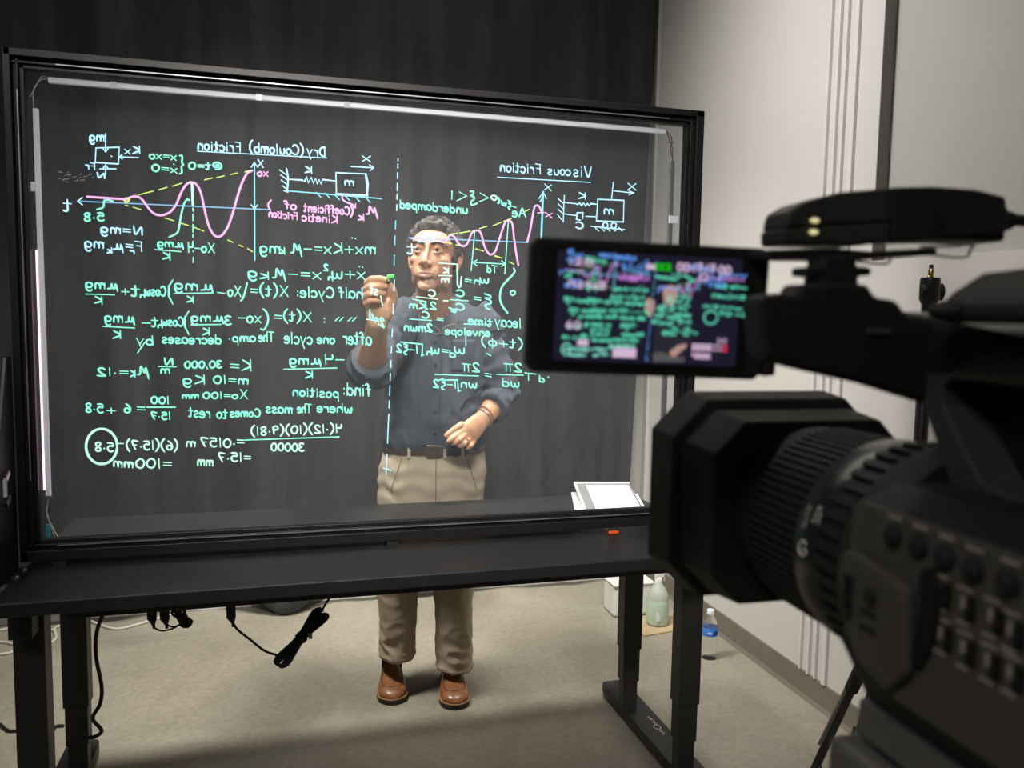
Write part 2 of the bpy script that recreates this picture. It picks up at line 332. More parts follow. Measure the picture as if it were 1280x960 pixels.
# maker's lettering on the right foot (flat print)
# ------------------------------------------------------------------ stroke lettering
G = {
'a': (6,'6,5 4,6.3 1,5.5 0,3 1,.5 3,0 5.5,2 6,5 5.8,1 7,0'), 'b': (6,'.5,10 0,0|0,3 2,5.8 5,5 6,2.8 4.5,.3 2,0 0,1.5'), 'c': (5,'5.5,5 3.5,6.2 1,5 0,2.8 1.2,.5 3.5,0 5.5,1.2'),
'd': (6,'5.6,10 5.8,0|5.8,4 4,6 1,5 0,2.5 1.5,0 4.3,.5 5.8,2.5'), 'e': (5,'0,3.2 5,3.6 4.8,5.4 3,6.3 1,5.3 0,2.8 1.2,.4 3.3,0 5.5,1'), 'f': (4.5,'5.5,9 4,10 2.4,9 2.2,5 2,0|0,5.6 4.5,6'),
'g': (6,'5.5,5.2 3.5,6.2 1,5.2 .3,3.2 1.5,1 4,1 5.5,3.5 5.6,5.6 5.5,0 4,-3 1.5,-3.2 .5,-1.8'), 'h': (6,'.5,10 .2,0|.3,3.5 2.5,6 5,5.5 5.6,3 5.6,0'), 'i': (2,'1,6 1,0|1,8.3 1.2,8.8'),
'k': (5.5,'.5,9 .2,0|5,6.2 .4,3 5.5,0'), 'l': (2,'1.2,10 .8,0'), 'm': (8.5,'0,6 .2,0|.2,3.5 2,6 3.8,5.5 4,0|4,3.5 6,6 8,5.3 8.2,0'), 'n': (6,'.2,6 .2,0|.2,3.5 2.5,6 5,5.3 5.4,0'),
'o': (5.5,'2.8,6.2 .6,5 0,2.8 1.4,.3 3.5,0 5.3,1.8 5.3,4.5 2.8,6.2'), 'p': (6,'.4,6 0,-4|.3,3.5 2.4,6.2 5,5.4 5.6,3.2 4.5,.8 2,.2 .3,1.5'), 'r': (4.5,'.4,6 .2,0|.3,3.5 2,5.8 4.6,5.8'),
's': (5,'5,5.3 3,6.3 .8,5.2 1.3,3.6 4,2.8 4.8,1.2 3,-.1 .2,.6'), 't': (4.5,'2.5,9.6 2.2,1.2 3.4,0 5,.8|0,6.2 5,6.6'), 'u': (6,'.4,6 .2,1.8 1.6,0 4,.6 5.3,3|5.4,6 5.4,0'), 'v': (5.5,'0,6 2.6,0 5.5,6.2'),
'w': (8,'.4,6 .8,1 2.2,0 3.9,2 4.1,5 4.4,1.2 6,0 7.6,2.4 7.8,6.2'), 'x': (5.5,'0,6 5.5,0|5.5,6.2 0,-.4'), 'y': (6,'.3,6 2.8,1.2|6,6.4 1.8,-4'), 'z': (5,'0,6 5,6 0,0 5.4,.2'),
'A': (8,'0,0 3.6,9 4.6,9 7.6,0|1.6,3.6 6.6,3.8'), 'C': (7,'7,8.2 4.8,10 1.5,8.6 0,5 1.3,1.2 4,0 7.2,1.5'), 'D': (7,'1.2,10 1,0|.2,9.6 4.6,9 7,5.6 5.6,1.6 1,0'), 'F': (6.5,'1,9.6 .8,0|.6,9.5 6.5,10|.8,5.2 5,5.4'),
'K': (7.5,'.6,10 .3,0|6.6,9.6 .6,4.6 7.2,.2'), 'N': (8,'.2,0 1,9 5.8,.4 7.6,9.8'), 'V': (7,'0,10 3.2,0 7,10'), 'X': (7.5,'.3,9.4 7,0|7,10 0,-.3'), 'T': (8,'0,9.4 8,10|4,9.8 3.8,0'), 'M': (10,'0,-2 1.8,9 3.2,3 6.2,9.4 6.8,1.5 9,.4'),
'G': (8,'7.4,8.4 5,10 1.5,8.6 0,5 1.4,1.2 4.4,0 7.4,1.6 7.6,4.8 4.6,4.8'), 'S': (6.5,'6.4,8.6 4,10 1,8.8 1,6.4 5.4,4.2 6.2,1.6 3.4,0 .2,1.2'), 'B': (6.5,'.5,10 .5,0|.5,10 5,9.4 5,6 .6,5.2 5.8,4.2 6,.8 .5,0'), 'Y': (7,'0,10 3.4,5.2 7,10|3.4,5.2 3.4,0'),
'0': (6.5,'3.2,9.6 .8,8 0,4.5 1.4,.6 3.6,0 6,2 6.2,6.5 3.2,9.6'), '1': (2,'1.2,10 .8,0'), '2': (6,'.4,7.6 2,9.6 4.8,9.2 5.4,7 3.2,3.6 0,.2 6.4,.4'), '3': (6,'.4,9 3,10 5.6,8.6 4.6,6 2,5.2 5.4,4.4 5.8,1.8 3,0 0,1'),
'4': (6,'.4,9.4 .6,5.2 5.6,5.2|5.6,9.8 5.2,-.6'), '5': (6,'6,9.6 1.4,9.4 .8,5.8 3.6,6.4 5.8,4.4 5.2,1.4 2.8,-.2 0,.8'), '6': (6,'4.2,10 1.2,7.2 0,3.4 1.4,.4 4,.2 5.6,2.2 4.6,4.8 2,4.8 .4,3'), '7': (6.5,'0,9.2 6.2,9.6 2.6,0|1.5,5 5.2,5.2'),
'8': (6,'4.8,9.2 2.4,10 .6,8.4 2,6 4.8,3.6 5.2,1.2 3,-.1 .6,1 1,3.2 4.6,6.2 5.4,8.4 4.8,9.2'), '9': (6,'5.2,8.6 3,10 .6,8.6 .8,6 3.2,5.2 5.2,7 5.4,9 4.4,0'),
'=': (6.5,'0,5.6 6,5.9|0,2.7 6,3'), '+': (7,'3.5,7 3.3,.6|0,3.7 7,4'), '-': (6,'0,4 6,4.2'), '.': (2,'1,3 1.4,3.6 1,3.8'), ',': (2,'1.3,1.4 .3,-1.4'), ':': (2,'1,5.2 1.1,5.9|1,1.2 1.1,1.9'),
'(': (3.5,'3.5,12.5 .8,8.5 .4,3 3.4,-2.5'), ')': (3.5,'0,12.5 2.8,8.5 3.1,3 0,-2.5'), '<': (6.5,'6.2,9 .4,4.8 6.4,.8'), '>': (6.5,'.4,9 6.2,4.8 .2,.8'), '{': (4,'4,11 2.2,10.5 2.4,6.4 .4,4.4 2.2,3 2,-1.6 3.8,-2.4'),
'µ': (9,'0,-2.6 1.6,6 2.2,1.2 4.4,1 5.2,6 5.6,1 8.6,.2'), 'U': (10,'0,-3 2.4,8.4 3.2,2.8 6.2,9.4 6.8,1.6 9,.6'), 'ξ': (6,'5.4,10.6 1,9.6 1.6,7.4 4.8,7 1.2,5.6 .8,3 4.6,.8 3.6,-2 1.4,-2.4'), 'φ': (7,'3.5,9 3.4,-1.6|3.5,7 .6,5.4 .6,2.2 3.4,.8 6.4,2.6 6.2,5.6 3.5,7'),
'π': (7.5,'0,8 7.5,8.4|2.2,8 1.8,0|5.6,8.2 5.6,0'), '@': (9,'5.8,6 3.8,6.8 2.6,4.8 3.6,3 5.6,3.6 5.8,6 6.6,3.2 8.4,4.4 8.4,7.6 5.4,9.8 1.6,8.4 0,4.6 2,.6 6.4,.2'), '"': (6,'0,7.5 2.4,3.5|3,7.5 5.4,3.5'), '^': (4,'.4,9 .6,9.5|3,9.2 3.2,9.7'),
'L': (6,'.6,10 .4,.2 6,0'), 'O': (8,'4,10 .8,8 .2,4 2.6,.2 5.8,.6 7.8,4 7.2,8 4,10'), 'E': (6,'6,10 .5,9.8 .4,0 6,0|.5,5 5,5.2'), 'H': (7,'.5,10 .4,0|6.4,10 6.3,0|.4,5 6.3,5.2'), 'P': (6.5,'.5,10 .5,0|.5,10 5,9.4 5.2,6 .6,5'),
'R': (6.5,'.5,10 .5,0|.5,10 5,9.4 5.2,6 .6,5 6,0'), ' ': (4,''),
}
def layout(txt, p0, p1, h, sign=1):
    """strokes in picture units: first character begins at p0, last ends at p1, letters stand up"""
    p0 = np.array(p0, float); p1 = np.array(p1, float)
    tot = sum(G[c][0] for c in txt)+2.2*(len(txt)-1); L = np.linalg.norm(p1-p0); u = (p1-p0)/L; sc = L/tot
    up = np.array([0., -1.])*h/10; x = 0; out = []
    for c in txt:
        wd, d = G[c]; jit = random.uniform(-.3,.3)
        if d:
            for pl in d.split('|'):
                pts = [tuple(map(float, q.split(','))) for q in pl.split()]
                pts = cr(pts, 4) if len(pts) > 2 else [np.array(q) for q in pts]
                out.append([p0+u*sc*(x+q[0])+up*(q[1]+jit) for q in pts])
        x += wd+2.2
    return out
def ribbons(mb, strokes, fn, wdt, off):
    """flat ink lines: fn maps a picture point to (a, b) in the plane; returned as verts (a, off, b)"""
    for st in strokes:
        P = [np.array(fn(q)) for q in st]; Q = [P[0]]
        for q in P[1:]:
            if np.linalg.norm(q-Q[-1]) > wdt*.25: Q.append(q)
        if len(Q) == 1: Q = [Q[0]-np.array([wdt*.35,0]), Q[0]+np.array([wdt*.35,0])]
        P = Q; n = len(P); d0 = P[0]-P[1]; d1 = P[-1]-P[-2]
        P[0] = P[0]+d0/np.linalg.norm(d0)*wdt*.3; P[-1] = P[-1]+d1/np.linalg.norm(d1)*wdt*.3
        vs = []
        for i in range(n):
            t = P[min(i+1, n-1)]-P[max(i-1, 0)]; t = t/max(np.linalg.norm(t), 1e-9); nn = np.array([-t[1], t[0]])
            k = .5*(.6 if i in (0, n-1) else 1.0)*wdt
            vs += [(P[i][0]+nn[0]*k, off, P[i][1]+nn[1]*k), (P[i][0]-nn[0]*k, off, P[i][1]-nn[1]*k)]
        mb.add(vs, [(2*i, 2*i+1, 2*i+3, 2*i+2) for i in range(n-1)])

# every written line: (name, [(colour, strokes, width factor)])
NOTES = []
def note(name, *items): NOTES.append((name, items))
def T(c, s, x0, y0, x1, y1, h, k=1.0): return (c, layout(s, (x0,y0), (x1,y1), h), k)
def Ln(c, *pls, k=1.0, sm=False): return (c, [[np.array(q, float) for q in (cr(p, 6) if sm and len(p) > 2 else p)] for p in pls], k)
def c1(p): return (60+p[0]/4.2667, 140+p[1]/4.2667)
def c2(p): return (320+p[0]/7.11, 140+p[1]/7.11)
def c4(p): return (480+p[0]/7.11, 190+p[1]/7.11)
def c5(p): return (640+p[0]/7.11, 190+p[1]/7.11)
def c10(p): return (480+p[0]/6.4, 310+p[1]/6.4)
def mp(f, pl): return [f(p) for p in pl]
def segs(f, *prs): return [[f(a), f(b)] for a, b in prs]
note('force_diagram', T('b','mg',130,176,112,176,11), Ln('b',[(120,185),(149,184),(148,205),(119,203),(120,185)],[(132,167),(132,189)],[(129,186),(132,190),(135,186)],[(173,197),(150,196)],[(153,193),(149,196),(153,199)],[(132,218),(132,207)],[(129,210),(132,206),(135,210)],[(125,211),(145,211)],[(139,195),(139.6,195.6)]),
     T('b','Kx',175,192,156,192,9), T('b','Fr',119,212,107,211,8), T('b','N',131,223,121,222,7))
note('start_conditions', T('g','@t=0',277,212,236,211,9), Ln('g',mp(c1,[(702,232),(716,236),(714,268),(722,282),(712,292),(714,322),(702,330)]),sm=True), T('g','x=xo',220,200,187,198,9), T('g','x=0',221,216,190,214,9), Ln('g',[(217,205),(217.5,205.5)]))
note('title', T('b','Dry',407,196,384,194,12), T('b','(Coulomb)',379,194,312,190,12), T('b','Friction',301,190,247,187,12), Ln('b',[(408,197.5),(247,189)],k=.9))
note('decay_graph', Ln('t',[(335,262),(99,251.5)],k=1.1), Ln('c',[(318,205),(318.5,325)],k=1.3), Ln('b',[(314,209),(318,203),(322,209)],[(314,256),(318,261),(322,256)],[(103,247),(97,251.5),(103,256)]), T('b','X',329,209,322,208,9), T('b','t',89,264,80,264,15),
     T('p','xo',335,220,322,220,9),
     Ln('p',mp(c1,[(1090,312),(1060,330),(1030,390),(1005,470),(985,540),(960,610),(930,655),(905,665),(880,650),(855,600),(835,520),(815,430),(790,385),(760,375),(735,390),(710,430),(685,490),(655,530),(620,548),(590,550),(560,538),(530,505),(500,465),(470,450),(440,455),(412,470)]),k=1.2,sm=True), Ln('p',mp(c1,[(405,465),(210,452)]),k=2.0),
     Ln('y',*segs(c1,((482,442),(560,422)),((590,415),(635,402)),((665,395),(712,380)),((835,362),(875,352)),((900,350),(940,340)),((975,333),(1010,325)),((1050,320),(1080,310)),((455,508),(495,520)),((625,565),(670,580)),((700,590),(748,605)),((780,615),(830,635)),((960,683),(985,695)),((1020,710),(1040,718)),((1065,728),(1090,745)))),
     Ln('y',mp(c1,[(412,498),(425,500)]),mp(c1,[(415,458),(435,466),(418,482),(405,470)]),sm=True), Ln('w',mp(c1,[(768,380),(773,495)]),k=2.2), Ln('g',*segs(c1,((773,512),(773,528)),((773,545),(773,580)),((773,600),(773,640)),((773,655),(773,668)),((773,690),(774,710)),((774,740),(774,745)),((774,775),(774,802)))),
     Ln('g',mp(c1,[(755,470),(740,468),(722,500),(708,560),(700,610),(688,645),(645,668)]),mp(c1,[(348,476),(320,470),(300,473),(298,490),(292,510),(260,520)]),sm=True), T('g','5.8',130,276,105,276,10))
note('normal_force', T('b','N=mg',178,294,126,291,11))
note('friction_force', T('b','F=µ mg',178,314,106,309,12), T('b','r',168,317,163,317,6), T('b','k',140,316,134,316,7))
note('amplitude_step', T('g','Xo-4',268,316,235,315,12), T('g','µmg',229,309,197,308,9), Ln('g',[(226,314.5),(194,312)]), T('g','K',213,325,203,324,9))
note('spring_mass', Ln('b',mp(c2,[(270,500),(285,600),(275,710)]),sm=True), Ln('b',*segs(c2,((210,515),(265,555)),((220,560),(275,600)),((225,605),(270,640)),((235,655),(280,690)),((250,700),(285,712)))),
     Ln('c',mp(c2,[(275,700),(1115,770)]),*[mp(c2,[(x,y),(x+40,y+42)]) for x,y in ((535,715),(615,722),(700,735),(790,742),(880,752),(975,760))],k=1.1), Ln('b',mp(c2,[(285,598),(415,605),(430,620),(450,575),(465,630),(490,580),(510,635),(530,590),(545,640),(560,600),(578,640),(590,600),(700,612)]),mp(c2,[(980,550),(710,540),(715,738)]),mp(c2,[(845,485),(1040,495)]),mp(c2,[(1010,470),(1045,495),(1015,520)])),
     Ln('b',mp(c2,[(715,728),(990,742)]),mp(c2,[(975,552),(990,640),(985,740)]),k=1.8), T('b','m',442,232,431,231,9), T('b','K',390,217,381,216,8), T('b','x',463,202,453,202,11))
note('friction_note', Ln('p',mp(c2,[(765,745),(770,775),(800,800),(850,820),(885,850)]),sm=True), Ln('p',mp(c2,[(885,815),(882,850),(840,850)])), T('p','U',472,270,456,268,12), T('p','k',455,276,448,275,9), T('p','(Coefficient',441,269,380,264,10), T('p','of',370,262,356,261,10), Ln('p',[(339,250),(335,256),(338,263)],sm=True), T('p','Kinetic',422,279,378,276,10), T('p','Friction',372,275,336,271,9))
note('motion_equation', T('g','mx+Kx=-U mg',469,317,325,316,13), T('g','k',356,318,349,317,9), Ln('g',[(440,297),(440.5,297.5)],[(444,298),(444.5,298.5)]))
note('motion_equation', T('g','x+w',456,349,415,348,14), T('g','n',416,351,410,350,7), T('g','2',410,338,405,338,8), T('g','x=-U',401,349,339,348,13), T('g','k',336,349,325,348,10), T('g','g',321,347,310,346,12), Ln('g',[(449,333),(449.5,333.5)],[(453,334),(453.5,334.5)]))
note('half_cycle_equation', T('g','half',453,373,424,372,13), T('g','Cycle:',417,372,371,371,13), T('g','X(t)=',360,370,313,369,13), Ln('g',[(309,353),(307,362),(304,372),(301,376)],sm=True), T('g','Xo',301,370,285,370,13), T('g','-',281,371,272,370,11), T('g','µmg',266,363,218,362,12), Ln('g',[(265,366),(218,367)],[(216,350),(211,358),(211,370),(216,380)]),
     T('g','K',242,379,233,378,8), T('g','Cosw',207,370,181,369,12), T('g','n',181,372,175,372,6), T('g','t',174,370,165,370,14), T('g','+',161,369,152,369,11), T('g','µmg',147,361,107,360,11), Ln('g',[(143,368.5),(107,367.5)]), T('g','K',128,380,118,379,9))
note('second_half_cycle_equation', T('g','"',445,405,434,405,11), T('g','"',429,405,418,405,11), T('g',':',407,404,404,404,11), T('g','X(t)=',389,402,343,401,12), Ln('g',[(329,386),(334,392),(335,402),(330,412),(326,411)],sm=True), T('g','xo-',326,403,298,403,13), T('g','3',289,406,281,406,11), T('g','µmg',279,402,239,402,11), Ln('g',[(276,405.5),(239,406)],[(236,389),(231,397),(231,408),(236,418)]),
     T('g','K',262,419,253,419,9), T('g','Cosw',229,408,202,407,11), T('g','n',203,410,197,410,6), T('g','t',197,408,190,408,12), T('g','-',188,408,178,408,10), T('g','µmg',168,403,131,402,12), Ln('g',[(168,410),(129,408)]), T('g','K',151,423,141,423,10))
note('amplitude_sentence', T('g','after',464,431,429,430,15), T('g','one',418,430,397,429,11), T('g','cycle',390,430,356,429,14), T('g','The',342,427,324,427,12), T('g','amp.',319,427,286,427,10), T('g','decreases',276,430,203,429,11), T('g','by',191,431,171,430,11), Ln('g',[(181,428),(172,441)]))
note('amplitude_loss', T('g','-4',430,455,406,455,12), T('g','µmg',401,455,362,455,11), Ln('g',[(421,460),(355,461.5)]), T('g','K',391,473,381,473,9))
note('stiffness_value', T('g','K=',314,464,288,463,14), T('g','30,000',277,460,231,460,9), T('g','N',216,456,205,456,9), Ln('g',[(220,458.5),(198,458)]), T('g','m',212,467,201,467,9))
note('friction_value', T('g','U',186,470,170,469,12), T('g','K',169,471,163,471,8), T('g','=.12',160,470,122,470,10))
note('mass_value', T('g','m=10',310,480,267,479,10), T('g','Kg',256,480,229,480,11))
note('start_value', T('g','X',309,498,300,498,11), T('g','o=100',297,498,254,498,8), T('g','mm',248,498,228,498,7))
note('cycle_count', T('g','100',211,505,189,504,9), Ln('g',[(219,509),(184,509)],k=1.2), T('g','15.7',213,524,189,524,9), T('g','=',181,515,171,515,11), T('g','6',163,516,155,516,11), T('g','+',144,517,134,517,10), T('g','5.8',129,516,107,515,11))
note('task_sentence', T('g','find:',463,495,429,494,15), T('g','position',423,497,366,495,11), T('g','where',440,516,397,515,11), T('g','The',389,516,372,516,11), T('g','mass',365,517,333,516,11), T('g','Comes',325,521,288,521,10), T('g','to rest',284,523,236,521,12))
note('displacement_fraction', T('w','4(.12)(10)(9.81)',427,540,314,544,10), Ln('g',[(424,546),(307,550)],k=1.1), T('w','30000',380,564,339,563,10), T('w','=',305,557,296,557,12), T('w','.0157',294,559,251,558,11), T('w','m',244,558,233,558,10), T('w','=15.7',313,577,273,577,11), T('w','mm',266,582,247,582,11))
note('circled_result', T('w','(6)(15.7)',222,562,158,562,11,), T('w','-',154,559,147,559,11), T('w','5.8',142,564,119,564,11), ('w', [[np.array((127+19.5*math.cos(a), 558+22*math.sin(a))) for a in [2*PI*k/40 for k in range(41)]]], 1.4), T('w','=100',214,585,170,585,12), T('w','mm',166,585,142,583,11))
note('dashed_divider', Ln('b',*[[(497.5-(y0-198)*.0265, y0),(497.5-(y1-198)*.0265, y1)] for y0,y1 in ((198,201),(205,210),(216,223),(229,238),(243,249),(256,263)) ]), Ln('c',*[[(494.6-(y0-276)*.038,y0),(494.6-(y1-276)*.038,y1)] for y0,y1 in ((276,286),(295,306),(319,331))]),
     Ln('b',*[[(493-(y0-349)*.042,y0),(493-(y1-349)*.042,y1)] for y0,y1 in ((350,363),(380,392),(411,421),(433,441),(451,459),(467,475),(482,494),(501,510),(518,554),(568,592))], [(479,585),(489,588)]), T('g','2nd',480,410,462,398,11,), Ln('w',[(458,399),(472,401)],[(476,370),(478,382)]), T('w','st',472,369,463,367,11))
note('title', T('b','Vis',739,222,717,220,13), T('b','cous',713,219,685,218,11), T('b','Friction',676,217,625,214,12), Ln('b',[(738,228),(622,221.5)],k=.9))
note('spring_damper', Ln('b',*segs(c5,((465,385),(455,620)),((410,415),(460,460)),((410,460),(455,505)),((410,510),(455,550)),((405,555),(440,600)),((470,450),(570,460)),((465,550),(570,565)),((655,572),(745,575)))), Ln('b',mp(c5,[(570,460),(585,468),(600,452),(620,480),(635,452),(655,482),(670,455),(685,478),(700,458),(750,465)]),mp(c5,[(580,540),(630,538)]),mp(c5,[(578,540),(573,600),(608,605)]),mp(c5,[(632,538),(628,592)]),mp(c5,[(760,420),(995,430),(990,622),(750,612),(762,420)]),mp(c5,[(900,270),(885,420)]),mp(c5,[(905,345),(1080,365)]),mp(c5,[(1040,345),(1085,363),(1040,380)]),mp(c5,[(700,660),(1002,690)]),*[mp(c5,[(x,672),(x+30,702)]) for x in (740,790,840,890,950)],k=1.1),
     ('b',[[np.array(c5((cx+22*math.cos(a), 652+26*math.sin(a)))) for a in [2*PI*k/14 for k in range(15)]] for cx in (830,905)],1), T('b','K',732,249,723,248,8), T('b','C',729,286,720,285,8), T('b','m',767,268,755,267,10), T('b','x',795,237,785,237,13))
note('damping_condition', T('w','o',621,250,614,249,9), Ln('g',mp(c4,[(855,365),(928,408),(850,440)]),mp(c4,[(670,355),(735,390),(650,432)]),mp(c4,[(605,345),(602,420)])), Ln('g',mp(c4,[(765,350),(795,352),(790,378),(770,388),(800,400),(800,420),(775,440),(780,470),(830,455)]),sm=True), T('g','underdamped',584,267,500,260,10))
note('exponential_envelope', T('g','Ae',657,271,641,271,11), T('g','-ξwt',645,263,622,254,8))
note('damped_graph', Ln('t',[(512,297),(660,303)],k=1.1), Ln('c',[(679,240),(676.5,300)],k=2.2), Ln('b',[(674,248),(679,240),(683,248)],[(675,252),(679,246)]), T('b','x',689,238,681,237,11), T('p','x',690,272,682,271,9), Ln('p',[(672,266),(680,266)]), T('b','t',520,317,510,317,13),
     Ln('p',mp(c4,[(250,770),(300,775),(330,765),(370,790),(420,785),(470,760),(500,790),(545,800),(570,755),(600,738),(630,760),(660,810),(700,835),(740,815),(780,720),(820,697),(860,720),(890,830),(920,890),(950,912),(990,880),(1030,760),(1070,640),(1105,605),(1140,640),(1155,760),(1175,900),(1195,1010)]),k=1.2,sm=True), Ln('b',mp(c4,[(240,770),(480,762),(300,800),(430,800)]),mp(c4,[(280,750),(440,745)])),
     Ln('p',mp(c5,[(135,800),(145,760),(165,680),(185,560),(200,490),(220,475),(245,490),(265,540)]),k=1.2,sm=True),
     Ln('y',*segs(c4,((500,745),(550,736)),((580,735),(650,722)),((675,720),(765,703)),((850,680),(915,660)),((970,655),(1040,625)),((1065,615),(1130,592)),((1250,530),(1290,510)),((530,795),(600,815)),((640,825),(680,830)),((815,860),(885,882)),((985,920),(1040,940)))), Ln('y',*segs(c10,((885,65),(940,80)),((1000,110),(1040,130)))),
     Ln('g',[(593.5,288),(589,338)],[(635.5,275),(631,342)],[(592,328),(631,330)],[(596,325),(591,328),(596,332)],[(627,326),(632,330),(627,333)]), T('g','Td',621,341,609,340,9))
note('frequency_equation', T('g','w',611,354,600,353,10), T('g','n',600,356,592,355,8), T('g','=',589,355,581,354,9), Ln('w',mp(c10,[(618,230),(612,310),(600,318),(588,290),(585,130),(440,120)])), T('w','K',561,342,554,341,7), Ln('w',mp(c10,[(542,222),(440,220)])), T('w','m',561,353,552,353,8))
note('bracket', Ln('g',mp(c10,[(1038,160),(1045,190),(1020,225),(980,265),(945,310),(930,360),(930,420),(955,475),(990,520)]),k=1.2,sm=True), T('g','o',644,369,638,369,9))
note('damping_ratio', T('g','ξ',615,384,604,382,14), T('g','=',601,378,592,377,10), T('g','C',580,371,571,370,8), Ln('g',[(585,376),(563,374.5)]), T('g','C',580,388,570,387,8), T('g','cr',570,391,561,388,6), T('w','-',560,379,554,379,8), T('w','C',544,371,536,370,8), Ln('w',[(547,374),(521,371)]), Ln('g',mp(c10,[(232,410),(335,430),(335,480),(350,490)])), T('g','2',545,387,538,386,9), T('g','Km',532,387,512,385,8),
     T('g','=',554,403,546,402,8), T('g','C',536,398,528,397,8), Ln('g',mp(c10,[(380,580),(205,568)])), T('g','2mwn',540,415,505,413,10))
note('envelope_note', T('g','lecay',651,410,619,407,12), T('g','time',615,408,586,405,10), Ln('g',[(614,405.5),(580,405)]), T('g','envelope',612,420,557,418,9), Ln('w',mp(c10,[(655,710),(655,780)])))
note('phase_term', T('g','(t+φ)',653,436,602,432,11), Ln('g',mp(c10,[(825,845),(855,862)])))
note('damped_frequency', T('g','w',581,442,568,441,12), T('g','d',569,447,562,446,8), T('g','=',560,443,552,442,9), T('g','w',549,442,539,441,11), T('g','n',540,444,533,444,7), Ln('g',mp(c10,[(320,855),(303,868),(308,770),(135,752)])), T('g','1-ξ2',522,442,496,440,10))
note('period_equation', T('g','-',670,471,661,470,9), T('g','T',665,476,656,475,9), T('g','2π',652,465,630,464,11), Ln('g',[(654,469),(621,468)],[(598,470),(544,468)]), T('g','wd',649,484,628,483,10), T('g','=',614,474,606,473,11), T('g','2π',599,465,578,464,11), T('g','wn',596,485,576,484,10), Ln('g',[(576,488),(573,490),(572,475),(547,475)]), T('g','1-ξ2',570,485,542,484,10), T('g','.',688,474,683,474,8), T('g','d',680,478,674,477,8))

# ------------------------------------------------------------------ the glass board (lightboard)
# opening: X 0..1.72, Z .85..1.981 ; frame sits on the desk
GX0, GX1, GZ0, GZ1 = 0.0, 1.72, .85, 1.981
board = tag(empty('lightboard', (.86, 0, TZ)), 'wide glass writing board in a black frame covered in glowing mirrored equations', 'glass board')
def B(o): return W(o, board)
def channel(name, a0, a1, side):
    """one black extrusion of the frame with two grooves on the inner edge; cross-section in (u, y)"""
    pass
FW = .046
def rail(horizontal, lo, hi, inner, outer):
    """member between coordinates lo..hi; section steps from inner edge to outer edge"""
    b = MB(); s = 1 if outer > inner else -1
    steps = [(0,.010,.012),(.010,.016,.020),(.016,.024,.014),(.024,abs(outer-inner),.030)]
    for u0, u1, dy in steps:
        a, c = inner+s*u0, inner+s*u1
        if horizontal: b.span((lo,-dy,min(a,c)),(hi,dy,max(a,c)))
        else: b.span((min(a,c),-dy,lo),(max(a,c),dy,hi))
    return b
frame = B(rail(True, GX0-.038, GX1+.046, GZ1, 2.022).build('frame_rail', M['black_alu'], bevel=.0012))
frame = B(rail(True, GX0-.038, GX1+.046, GZ0, .800).build('frame_rail', M['black_alu'], bevel=.0012))
B(rail(False, .800, 2.022, GX0, -.040).build('frame_post', M['black_alu'], bevel=.0012))
B(rail(False, .800, 2.022, GX1, 1.768).build('frame_post', M['black_alu'], bevel=.0012))
for x in (.045, .868, 1.69):
    B(MB().span((x-.015,-.026,TZ),(x+.015,.026,.8005)).build('rubber_foot', M['rubber']))
# bright aluminium lip lines along the channel
B(MB().span((.07,-.0215,GZ1+.012),(1.66,-.0200,GZ1+.0145)).build('channel_lip', M['alu_edge']))
B(MB().span((.04,-.0215,GZ0-.0155),(1.70,-.0200,GZ0-.013)).build('channel_lip', M['alu_edge']))
B(MB().span((GX0-.0145,-.0215,1.0),(GX0-.012,-.0200,1.93)).build('channel_lip', M['alu_edge']))
# light strips
M['strip_white'] = mat('frosted_strip', (.7,.7,.72), .4, emit=(.9,.93,1), es=.12)
M['strip_glow'] = glow('lit_led_strip', (1.0,.62,.80), 2.2)
M['strip_grey'] = mat('grey_strip', (.20,.20,.21), .35, .5)
st = B(MB().span((.045,.010,GZ1-.022),(1.665,.022,GZ1-.009)).build('led_strip', M['strip_white'], bevel=.001))
for x in (.18,.52,.74): MB().span((x,.008,GZ1-.024),(x+.016,.0095,GZ1-.004)).build('clip', M['chrome'], st)
st = B(MB().span((.010,.010,GZ0+.105),(.021,.022,GZ1-.085)).build('led_strip', M['strip_white'], bevel=.001))
MB().span((.0065,.008,GZ0+.12),(.0092,.014,GZ1-.42)).build('lit_tape', M['strip_glow'], st)
MB().span((.002,.004,1.70),(.010,.009,1.722)).build('clip', M['strip_white'], st)
MB().span((.008,.008,GZ0+.098),(.026,.024,GZ0+.104)).build('end_cap', M['chrome'], st)
st = B(MB().span((GX1-.036,.010,GZ0+.10),(GX1-.022,.022,GZ1-.10)).build('led_strip', M['strip_grey'], bevel=.001))
MB().span((GX1-.036,.005,1.70),(GX1-.008,.0095,1.722)).build('clip', M['strip_white'], st)
def wire(pts, r, m, name='wire'): return B(MB().tube(cr(pts, 6), r, 6).build(name, m, smooth=True))
wire([(.050,.012,GZ1-.015),(.034,.008,GZ1-.010),(.022,.006,GZ1-.03),(.006,.008,GZ1-.06)], .0012, M['cable_white'])
wire([(.050,.014,GZ1-.013),(.030,.010,GZ1-.018),(.014,.008,GZ1-.045),(.012,.012,GZ1-.09)], .0012, M['cable_white'])
wire([(1.668,.012,GZ1-.012),(1.674,.008,GZ1-.035),(1.688,.008,GZ1-.065),(1.690,.012,GZ1-.10)], .0013, M['cable_black'])
wire([(1.666,.012,GZ1-.014),(1.684,.008,GZ1-.035),(1.682,.008,GZ1-.065),(1.692,.012,GZ1-.10)], .0013, M['cable_black'])
B(MB().box((1.683,.008,GZ1-.048),(.016,.005,.004)).build('wire_clip', M['chrome']))
wire([(.016,.012,GZ0+.10),(.012,.008,GZ0+.06),(.022,.008,GZ0+.03),(.034,.008,GZ0+.001)], .0012, M['cable_white'])
